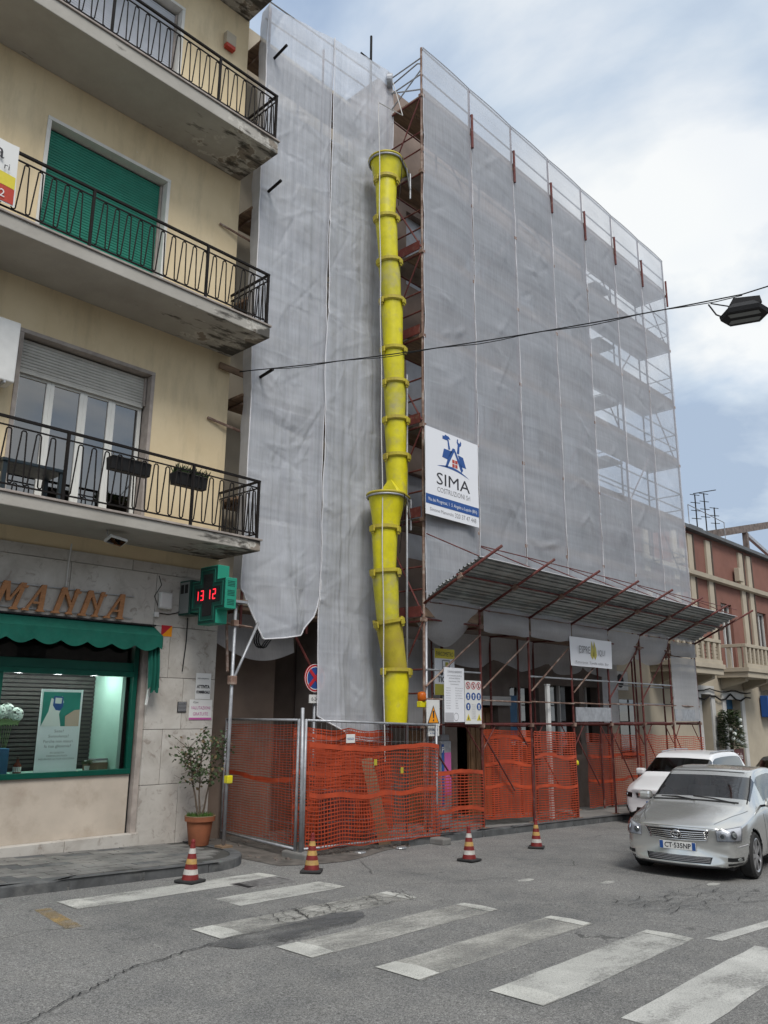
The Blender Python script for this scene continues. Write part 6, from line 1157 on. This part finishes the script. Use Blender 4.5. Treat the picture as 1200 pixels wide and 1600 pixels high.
# ================================================================== cars
def car(name, loc, rz, label, paint_, P):
    """x forward (front at 0), y left, z up"""
    T = thing(name, (0, 0, 0), label, 'car', 'cars in the street')
    bm = bmesh.new(); rows = []
    for st in P['stations']:
        x, pts = st; rows.append([bm.verts.new((x+(P['bow'](y_) if x > -.3 else 0), y_, z)) for y_, z in pts])
    nP = len(rows[0]); fl = {}
    for i in range(len(rows)-1):
        for j in range(nP-1):
            f = bm.faces.new((rows[i][j], rows[i][j+1], rows[i+1][j+1], rows[i+1][j])); f.material_index = P['matidx'](i, j); f.smooth = True
    for r_ in (rows[0], rows[-1]):
        # cap as a strip across to the centre line
        pass
    geom = bm.verts[:]+bm.edges[:]+bm.faces[:]
    bmesh.ops.mirror(bm, geom=geom, axis='Y', merge_dist=.0005)
    bmesh.ops.remove_doubles(bm, verts=bm.verts, dist=.0006)
    # cap the nose and tail
    edges = [e for e in bm.edges if e.is_boundary]
    for f in bmesh.ops.holes_fill(bm, edges=edges, sides=60)['faces']: f.material_index = 0; f.smooth = True
    bmesh.ops.recalc_face_normals(bm, faces=bm.faces)
    me = bpy.data.meshes.new('cage'); bm.to_mesh(me); bm.free()
    o = bpy.data.objects.new('cage', me); scene.collection.objects.link(o)
    s = o.modifiers.new('s', 'SUBSURF'); s.levels = 3; s.render_levels = 3
    cuts = []
    for wx_ in P['axles']:
        c = MB().cyl((wx_, -2, P['wr']), (wx_, 2, P['wr']), P['wr']+.055, 32); cme = c.mesh('c', None, recalc=True); co = bpy.data.objects.new('c', cme); scene.collection.objects.link(co); cuts.append(co)
    dg = bpy.context.evaluated_depsgraph_get(); sm = bpy.data.meshes.new_from_object(o.evaluated_get(dg))
    full = bmesh.new(); full.from_mesh(sm); bvh = BVHTree.FromBMesh(full); full.free()
    # split the shell by surface, opening the wheel arches
    def inarch(c): return abs(c.y) > P['hw']*.70 and any((c.x-a)**2+(c.z-P['wr'])**2 < (P['wr']+.045)**2 for a in P['axles'])
    names = ['body', 'windscreen', 'trim']; mats_ = [paint_, K['car_glass'], K['gloss_black']]; objs = {}
    for mi in range(3):
        keep = [p for p in sm.polygons if p.material_index == mi and not inarch(p.center)]
        if not keep: continue
        idx = {}; V = []; F = []
        for p in keep:
            f = []
            for v in p.vertices:
                if v not in idx: idx[v] = len(V); V.append(sm.vertices[v].co.copy())
                f.append(idx[v])
            F.append(f)
        mb = MB(); mb.add(V, F); objs[mi] = mb.build(names[mi] if mi != 1 else 'windows', mats_[mi], T, smooth=True)
    for c in cuts: bpy.data.objects.remove(c)
    bpy.data.objects.remove(o)
    B = objs[0]
    def hit(y_, z, d=(-1, 0, 0), start=2.0):
        d = Vector(d).normalized(); p = Vector((-.6, y_*0+y_, z))-d*start
        h_ = bvh.ray_cast(p, d, 6)
        return (h_[0], h_[1]) if h_[0] is not None else (Vector((-.2, y_, z)), Vector((1, 0, 0)))
    def patch(nm, mt, c4, off, nu=10, nv=6, d=(-1, 0, 0), par=B, rounding=0):
        (a, b, c, e) = [Vector((0, *p)) for p in c4]
        def f(u, v):
            q = (a*(1-u)+b*u)*(1-v)+(e*(1-u)+c*u)*v; h_, n = hit(q.y, q.z, d); return h_+n*off
        m = MB().grid(f, nu, nv); o_ = m.build(nm, K[mt], par, smooth=True); return o_
    def line(nm, mt, pts, r, off, d=(-1, 0, 0), par=B, n=6):
        out = []
        for (ya, za), (yb, zb) in zip(pts, pts[1:]):
            for k in range(8):
                t = k/8; h_, nn = hit(ya+(yb-ya)*t, za+(zb-za)*t, d); out.append(h_+nn*off)
        h_, nn = hit(*pts[-1], d); out.append(h_+nn*off)
        return MB().tube(out, r, n).build(nm, K[mt], par, smooth=True)
    def dsc(nm, mt, y_, z, r, off, d=(-1, 0, 0), par=B, dep=.01, rx=None):
        h_, nn = hit(y_, z, d); u = Vector((0, 0, 1)).cross(nn).normalized(); v = nn.cross(u); m = MB(); n = 20; rx = rx or r
        Pp = [h_+nn*(off+k_)+(u*math.cos(t)*rx+v*math.sin(t)*r)*s_ for k_, s_ in ((0, 1), (dep, .9)) for t in [2*math.pi*k/n for k in range(n)]]
        m.add(Pp, [(k, (k+1) % n, n+(k+1) % n, n+k) for k in range(n)]+[tuple(range(n, 2*n))]); return m.build(nm, K[mt], par, smooth=True, angle=30)
    def top(x, y_): h_ = bvh.ray_cast(Vector((x, y_, 3)), Vector((0, 0, -1)), 4); return h_[0], h_[1]
    def side(x, z, s_): h_ = bvh.ray_cast(Vector((x, s_*3, z)), Vector((0, -s_, 0)), 4); return h_[0], h_[1]
    def seam(nm, mt, fn, pts, r, off):
        out = []
        for a, b in zip(pts, pts[1:]):
            for k in range(7):
                t = k/7; h_, nn = fn(a[0]+(b[0]-a[0])*t, a[1]+(b[1]-a[1])*t)
                if h_ is not None: out.append(h_+nn*off)
        if len(out) > 2: MB().tube(out, r, 5).build(nm, K[mt], B, smooth=True)
    P['details'](dict(top=top, side=side, seam=seam, hit=hit, patch=patch, line=line, dsc=dsc, B=B, T=T, objs=objs))
    # wheels
    for wx_ in P['axles']:
        for s_ in (-1, 1):
            yc = s_*(P['hw']-.10); r = P['wr']
            w_ = part('wheel', K['rubber'], T, lambda m: m.add(*_ring_wheel(wx_, yc, r, s_)), smooth=True, angle=40)
            rim = part('rim', K['alloy'], w_, lambda m: [m.cyl((wx_, yc+s_*.06, r), (wx_, yc+s_*.085, r), .06, 14)]+[m.obox((wx_+.15*math.cos(t), yc+s_*.075, r+.15*math.sin(t)), (.105*math.cos(t), 0, .105*math.sin(t)), (-.026*math.sin(t), 0, .026*math.cos(t)), (0, .012, 0)) for t in [k*2*math.pi/7 for k in range(7)]]+[m.tube([(wx_+.225*math.cos(t), yc+s_*.085, r+.225*math.sin(t)) for t in [k*2*math.pi/28 for k in range(28)]], .016, 6, True)])
            part('brake', K['matt_black'], w_, lambda m: m.cyl((wx_, yc+s_*.02, r), (wx_, yc+s_*.04, r), .2, 18))
        part('wheel_well', K['matt_black'], T, lambda m: m.add([(wx_+(r+.06)*math.cos(t), y_, max(.16, r+(r+.06)*math.sin(t))) for y_ in (-P['hw']*.97, P['hw']*.97) for t in [R(a_) for a_ in range(-20, 201, 20)]], [(k, k+1, 13+k, 12+k) for k in range(11)]))
    part('underbody', K['matt_black'], T, lambda m: m.box(-P['len']+.3, -.25, -P['hw']*.8, P['hw']*.8, .17, .34))
    part('dashboard', K['matt_black'], T, lambda m: m.box(P['dash'], P['dash']+.35, -P['hw']*.78, P['hw']*.78, .6, P['dashz']), bevel=.03)
    for s_ in (-1, 1):
        st_ = part('seat', K['ink_grey'], T, lambda m: [m.obox((P['dash']-1.0, s_*.36, .75), (.10, 0, .0), (0, .24, 0), (-.08, 0, .36)), m.obox((P['dash']-.75, s_*.36, .45), (.28, 0, 0), (0, .25, 0), (0, 0, .09))], bevel=.05); part('headrest', K['ink_grey'], st_, lambda m: m.obox((P['dash']-1.10, s_*.36, 1.19), (.05, 0, 0), (0, .13, 0), (-.02, 0, .09)), bevel=.03)
    part('steering_wheel', K['matt_black'], T, lambda m: m.tube([(P['dash']-.22-.1*math.sin(t), .36+.18*math.cos(t), .93+.16*math.sin(t)) for t in [k*.3142 for k in range(20)]], .014, 5, True))
    T.location = loc; T.rotation_euler = (0, 0, rz); T.scale = (1, 1, P.get('sz', 1.0)); return T
def _ring_wheel(cx_, cy_, r, s_):
    prof = [(.215, .085), (.24, .10), (r-.03, .10), (r, .07), (r, -.07), (r-.03, -.10), (.24, -.10), (.215, -.085)]; n = 28; V = []
    for rr, yy in prof:
        for k in range(n):
            t = 2*math.pi*k/n; V.append((cx_+rr*math.cos(t), cy_+s_*yy, r+rr*math.sin(t)))
    return V, [(a*n+k, a*n+(k+1) % n, (a+1)*n+(k+1) % n, (a+1)*n+k) for a in range(len(prof)-1) for k in range(n)]

def sec(zb, hwb, hw_, zmid, zsh, hsh, ztop_edge, htop, ztop, bulge=0):
    # from bottom centre to top centre
    return [(0, zb), (hwb*.6, zb), (hwb, zb+.02), (hw_*.985, zb+.14), (hw_, zmid), (hsh+.022, zsh-.035), (hsh, zsh), (htop+.012, ztop_edge), (htop-.025, ztop_edge+.45*(ztop-ztop_edge)), (htop*.5, ztop-.008), (0, ztop)]
# silver saloon
ST = [(0.0, sec(.20, .62, .70, .42, .64, .66, .69, .50, .715)), (-.035, sec(.18, .70, .78, .42, .67, .735, .73, .56, .75)), (-.20, sec(.17, .78, .845, .46, .72, .80, .785, .62, .805)), (-.62, sec(.17, .82, .878, .52, .79, .835, .855, .64, .88)), (-.95, sec(.17, .83, .882, .54, .84, .84, .90, .68, .935)), (-1.10, sec(.17, .83, .884, .55, .88, .84, .935, .72, .96)), (-1.17, sec(.17, .83, .885, .55, .90, .84, .955, .73, .985)), (-1.95, sec(.17, .83, .886, .56, .93, .82, 1.385, .645, 1.41)), (-2.03, sec(.17, .83, .886, .56, .93, .82, 1.415, .645, 1.44)), (-2.6, sec(.17, .83, .886, .56, .935, .82, 1.445, .64, 1.475)), (-3.2, sec(.17, .83, .886, .56, .94, .82, 1.41, .63, 1.442)), (-3.32, sec(.17, .83, .884, .56, .945, .82, 1.385, .625, 1.417)), (-3.9, sec(.18, .82, .88, .56, .95, .81, 1.06, .62, 1.08)), (-4.0, sec(.18, .82, .875, .56, .95, .80, 1.01, .64, 1.035)), (-4.5, sec(.2, .78, .84, .56, .9, .77, .97, .62, 1.0)), (-4.62, sec(.26, .7, .76, .56, .8, .68, .85, .52, .88))]
def mid1(i, j):
    if i == 6 and j >= 7: return 1
    if i == 11 and j >= 8: return 1
    if 7 <= i <= 10 and j == 6: return 1
    return 0
def det1(D):
    patch, line, dsc, B, T = D['patch'], D['line'], D['dsc'], D['B'], D['T']
    gl_ = patch('grille', 'gloss_black', ((-.41, .555), (.41, .555), (.45, .690), (-.45, .690)), .004, 20, 5)
    line('grille_surround', 'chrome', [(-.41, .553), (0, .543), (.41, .553), (.455, .692), (0, .702), (-.455, .692), (-.41, .553)], .010, .006)
    for z in (.580, .608, .636, .664): line('grille_bar', 'chrome', [(-.42, z), (0, z-.004), (.42, z)], .008, .009, par=gl_)
    line('badge', 'chrome', [(.072*math.cos(t), .625+.052*math.sin(t)) for t in [k*math.pi/8 for k in range(17)]], .009, .022); line('badge_oval', 'chrome', [(.028*math.cos(t), .628+.044*math.sin(t)) for t in [k*math.pi/6 for k in range(13)]], .007, .024); line('badge_oval', 'chrome', [(.06*math.cos(t), .642+.022*math.sin(t)) for t in [k*math.pi/6 for k in range(13)]], .007, .024); dsc('badge_back', 'ink', 0, .625, .05, .010, dep=.006, rx=.07)
    pl_ = None
    h_, n = D['hit'](0, .45); xp = h_.x+.014
    pl_ = part('number_plate', K['paper'], B, lambda m: m.box(xp-.012, xp, -.26, .26, .405, .515), bevel=.004); part('plate_band', K['blue_print'], pl_, lambda m: [m.box(xp+.001, xp+.002, s0, s0+.05, .408, .512) for s0 in (-.257, .207)]); part('plate_characters', K['ink'], pl_, lambda m: add_text(m, 'CT·535NP', .095, (xp+.002, 0, .427), (0, 1, 0), (0, 0, 1), width=.38, bold=.002))
    li = patch('lower_grille', 'gloss_black', ((-.44, .245), (.44, .245), (.47, .335), (-.47, .335)), .004, 16, 4)
    for z in (.265, .285, .305, .322): line('lower_bar', 'ink_grey', [(-.44, z), (.44, z)], .004, .007, par=li)
    line('bonnet_shut_line', 'matt_black', [(-.62, .712), (-.3, .722), (.3, .722), (.62, .712)], .003, .0)
    line('bumper_seam', 'ink_light', [(-.80, .50), (-.52, .485)], .005, .003, (-.8, .6, 0)); line('bumper_seam', 'ink_light', [(.80, .50), (.52, .485)], .005, .003, (-.8, -.6, 0))
    line('lip', 'matt_black', [(-.62, .205), (0, .20), (.62, .205)], .02, -.005)
    for s_ in (-1, 1):
        d = (-.86, -s_*.5, 0)
        c4 = ((s_*.27, .555), (s_*.66, .565), (s_*.70, .735), (s_*.25, .700)) if s_ > 0 else ((s_*.66, .565), (s_*.27, .555), (s_*.25, .700), (s_*.70, .735))
        hd = patch('headlight', 'headlamp', c4, .004, 12, 8, d)
        dsc('reflector', 'chrome', s_*.345, .625, .050, .006, d, hd, .012); dsc('reflector', 'chrome', s_*.52, .64, .064, .006, d, hd, .012); dsc('bulb', 'lens_grey', s_*.345, .625, .028, .02, d, hd, .008); dsc('bulb', 'lens_grey', s_*.52, .64, .036, .02, d, hd, .008)
        patch('headlight_glass', 'lens', c4, .030, 12, 8, d, hd)
        cc = list(c4)+[c4[0]]; line('headlight_edge', 'ink_grey', cc, .006, .006, d, hd)
        f4 = ((s_*.40, .295), (s_*.70, .295), (s_*.69, .345), (s_*.40, .345)) if s_ > 0 else ((s_*.70, .295), (s_*.40, .295), (s_*.40, .345), (s_*.69, .345))
        patch('fog_recess', 'gloss_black', f4, .003, 8, 3, d); dsc('fog_lamp', 'lens_grey', s_*.60, .32, .022, .006, d, rx=.05); f5 = ((s_*.40, .235), (s_*.68, .245), (s_*.69, .27), (s_*.40, .265)); f5 = f5 if s_ > 0 else (f5[1], f5[0], f5[3], f5[2]); patch('lower_slot', 'gloss_black', f5, .003, 8, 2, d)
        mi_ = part('mirror', K['silver_paint'], T, lambda m: m.obox((-1.60, s_*.99, .99), (.09, 0, 0), (0, .105, .0), (0, 0, .07)), bevel=.045); part('mirror_stalk', K['matt_black'], mi_, lambda m: m.bar((-1.57, s_*.80, .93), (-1.59, s_*.95, .96), .05, .03))
    for s_ in (-1, 1):
        D['seam']('bonnet_seam', 'matt_black', D['top'], [(-.20, s_*.50), (-.45, s_*.60), (-.8, s_*.70), (-1.08, s_*.77)], .0045, -.001)
        D['seam']('screen_edge', 'matt_black', D['top'], [(-1.20, s_*.715), (-1.5, s_*.69), (-1.94, s_*.625)], .010, .0)
        for xx in (-1.52, -2.62): D['seam']('door_seam', 'matt_black', lambda a, b: D['side'](a, b, s_), [(xx, .25), (xx, .55), (xx-.02, .88)], .004, -.001)
    D['seam']('screen_edge', 'matt_black', D['top'], [(-1.19, -.70), (-1.19, 0), (-1.19, .70)], .018, -.002); D['seam']('screen_edge', 'matt_black', D['top'], [(-1.945, -.62), (-1.945, 0), (-1.945, .62)], .009, .0)
    part('wiper', K['matt_black'], T, lambda m: [m.tube([(-1.17, .55, .985), (-1.25, .2, 1.03), (-1.28, -.1, 1.05)], .010, 5), m.tube([(-1.17, -.05, 1.0), (-1.24, -.35, 1.03), (-1.26, -.6, 1.02)], .010, 5)])
bow1 = lambda y_: -.13*(abs(y_)/.7)**2.2
car('silver_car', (12.02, 5.52, g(12.7)-.0), R(180+6), 'silver saloon car with chrome grille driving towards the crossing', K['silver_paint'], dict(stations=ST, matidx=mid1, axles=(-.88, -3.58), wr=.315, hw=.88, len=4.62, bow=bow1, details=det1, dash=-1.62, dashz=.90))
# white SUV
S2_ = [(x*.96, [(y_*1.04, z*1.13+.05) for y_, z in p]) for x, p in ST[:8]]+[(x*.96, [(y_*1.04, (z*1.13+.05) if j < 7 else (z*1.13+.055)) for j, (y_, z) in enumerate(p)]) for x, p in ST[8:10]]
last = S2_[-1][1]; S2_ += [(-3.2, last), (-3.9, [(y_*.99, z if j < 7 else z-.02) for j, (y_, z) in enumerate(last)]), (-4.25, [(y_*.97, z if j < 7 else z-.35) for j, (y_, z) in enumerate(last)]), (-4.42, [(y_*.9, z*.95 if j < 7 else z-.62) for j, (y_, z) in enumerate(last)])]
def mid2(i, j):
    if i == 6 and j >= 7: return 1
    if 7 <= i <= 10 and j == 6: return 1
    if j <= 1: return 2
    return 0
def det2(D):
    patch, line, dsc, B, T = D['patch'], D['line'], D['dsc'], D['B'], D['T']
    gl_ = patch('grille', 'gloss_black', ((-.50, .66), (.50, .66), (.52, .78), (-.52, .78)), .004, 16, 4)
    for z in (.68, .72, .765): line('grille_bar', 'chrome', [(-.50, z), (.50, z)], .008, .008, par=gl_)
    dsc('badge', 'chrome', 0, .73, .06, .01, dep=.008); patch('lower_grille', 'gloss_black', ((-.55, .30), (.55, .30), (.50, .44), (-.50, .44)), .012, 16, 4)
    h_, n = D['hit'](0, .54); xp = h_.x+.014; pl_ = part('number_plate', K['paper'], B, lambda m: m.box(xp-.012, xp, -.26, .26, .49, .60)); part('plate_band', K['blue_print'], pl_, lambda m: [m.box(xp+.001, xp+.002, s0, s0+.06, .492, .598) for s0 in (-.257, .197)])
    for s_ in (-1, 1):
        d = (-.86, -s_*.5, 0); c4 = ((s_*.36, .66), (s_*.70, .69), (s_*.74, .80), (s_*.34, .775)); c4 = c4 if s_ > 0 else (c4[1], c4[0], c4[3], c4[2])
        hd = patch('headlight', 'gloss_black', c4, .004, 10, 5, d); dsc('reflector', 'chrome', s_*.52, .73, .04, .008, d, hd); f4 = ((s_*.46, .34), (s_*.70, .34), (s_*.68, .50), (s_*.50, .46)); f4 = f4 if s_ > 0 else (f4[1], f4[0], f4[3], f4[2]); patch('fog_recess', 'gloss_black', f4, .02, 10, 6, d)
        part('mirror', K['white_paint'], T, lambda m: m.obox((-1.72, s_*1.05, 1.18), (.09, 0, 0), (0, .11, 0), (0, 0, .085)), bevel=.045); part('roof_rail', K['galv'], T, lambda m: m.tube([(-1.95, s_*.58, 1.60), (-2.05, s_*.60, 1.70), (-2.8, s_*.61, 1.735), (-3.7, s_*.60, 1.72), (-3.8, s_*.58, 1.62)], .018, 6))
car('white_car', (18.3, 8.80, g(19.0)), R(180+3), 'white sport utility car parked at the kerb behind the silver car', K['white_paint'], dict(stations=S2_, matidx=mid2, axles=(-.92, -3.55), wr=.35, sz=.93, hw=.915, len=4.42, bow=bow1, details=det2, dash=-1.7, dashz=1.06))
def det3(D): D['patch']('grille', 'gloss_black', ((-.4, .53), (.4, .53), (.44, .65), (-.44, .65)), .004, 10, 4); [D['patch']('headlight', 'lens_grey', ((.40, .55), (.66, .56), (.70, .66), (.42, .65)) if s_ > 0 else ((-.66, .56), (-.40, .55), (-.42, .65), (-.70, .66)), .004, 8, 4, (-.86, -s_*.5, 0)) for s_ in (-1, 1)]
car('dark_car', (25.3, 8.9, g(26)), R(180), 'dark parked car roof showing behind the silver car at right edge', K['dark_paint'], dict(stations=ST, matidx=mid1, axles=(-.88, -3.58), wr=.315, hw=.88, len=4.62, bow=bow1, details=det3, dash=-1.62, dashz=.90))
car('grey_car', (24.8, 6.6, g(26)), R(180), 'grey car following far behind the silver car at right edge', K['silver_paint'], dict(stations=ST, matidx=mid1, axles=(-.88, -3.58), wr=.315, hw=.88, len=4.62, bow=bow1, details=det3, dash=-1.62, dashz=.90))

# ================================================================== house across the street (behind the camera, mirrored in the panes)
OH = thing('opposite_house', (8, -8, 0), 'plain pinkish house across the street mirrored in the window panes', 'building')
part('wall', K['stone_trim'], OH, lambda m: m.box(-14, 40, -16, -7.5, -.8, 9.2)); part('roof', K['roof_grey'], OH, lambda m: m.prism([(-.5, 0), (4.5, 1.9), (9, 0)], (-14.2, -7.3, 9.2), (0, -1, 0), (0, 0, 1), (54.4, 0, 0)))
for k in range(14): part('window', K['dark_pane'], OH, lambda m: m.box(-12+3.6*k, -10.9+3.6*k, -7.499, -7.46, 3.4, 5.2), ) if k % 2 else part('window', K['dark_pane'], OH, lambda m: m.box(-12+3.6*k, -10.9+3.6*k, -7.499, -7.46, 6.4, 8.3))
bpy.context.view_layer.update()
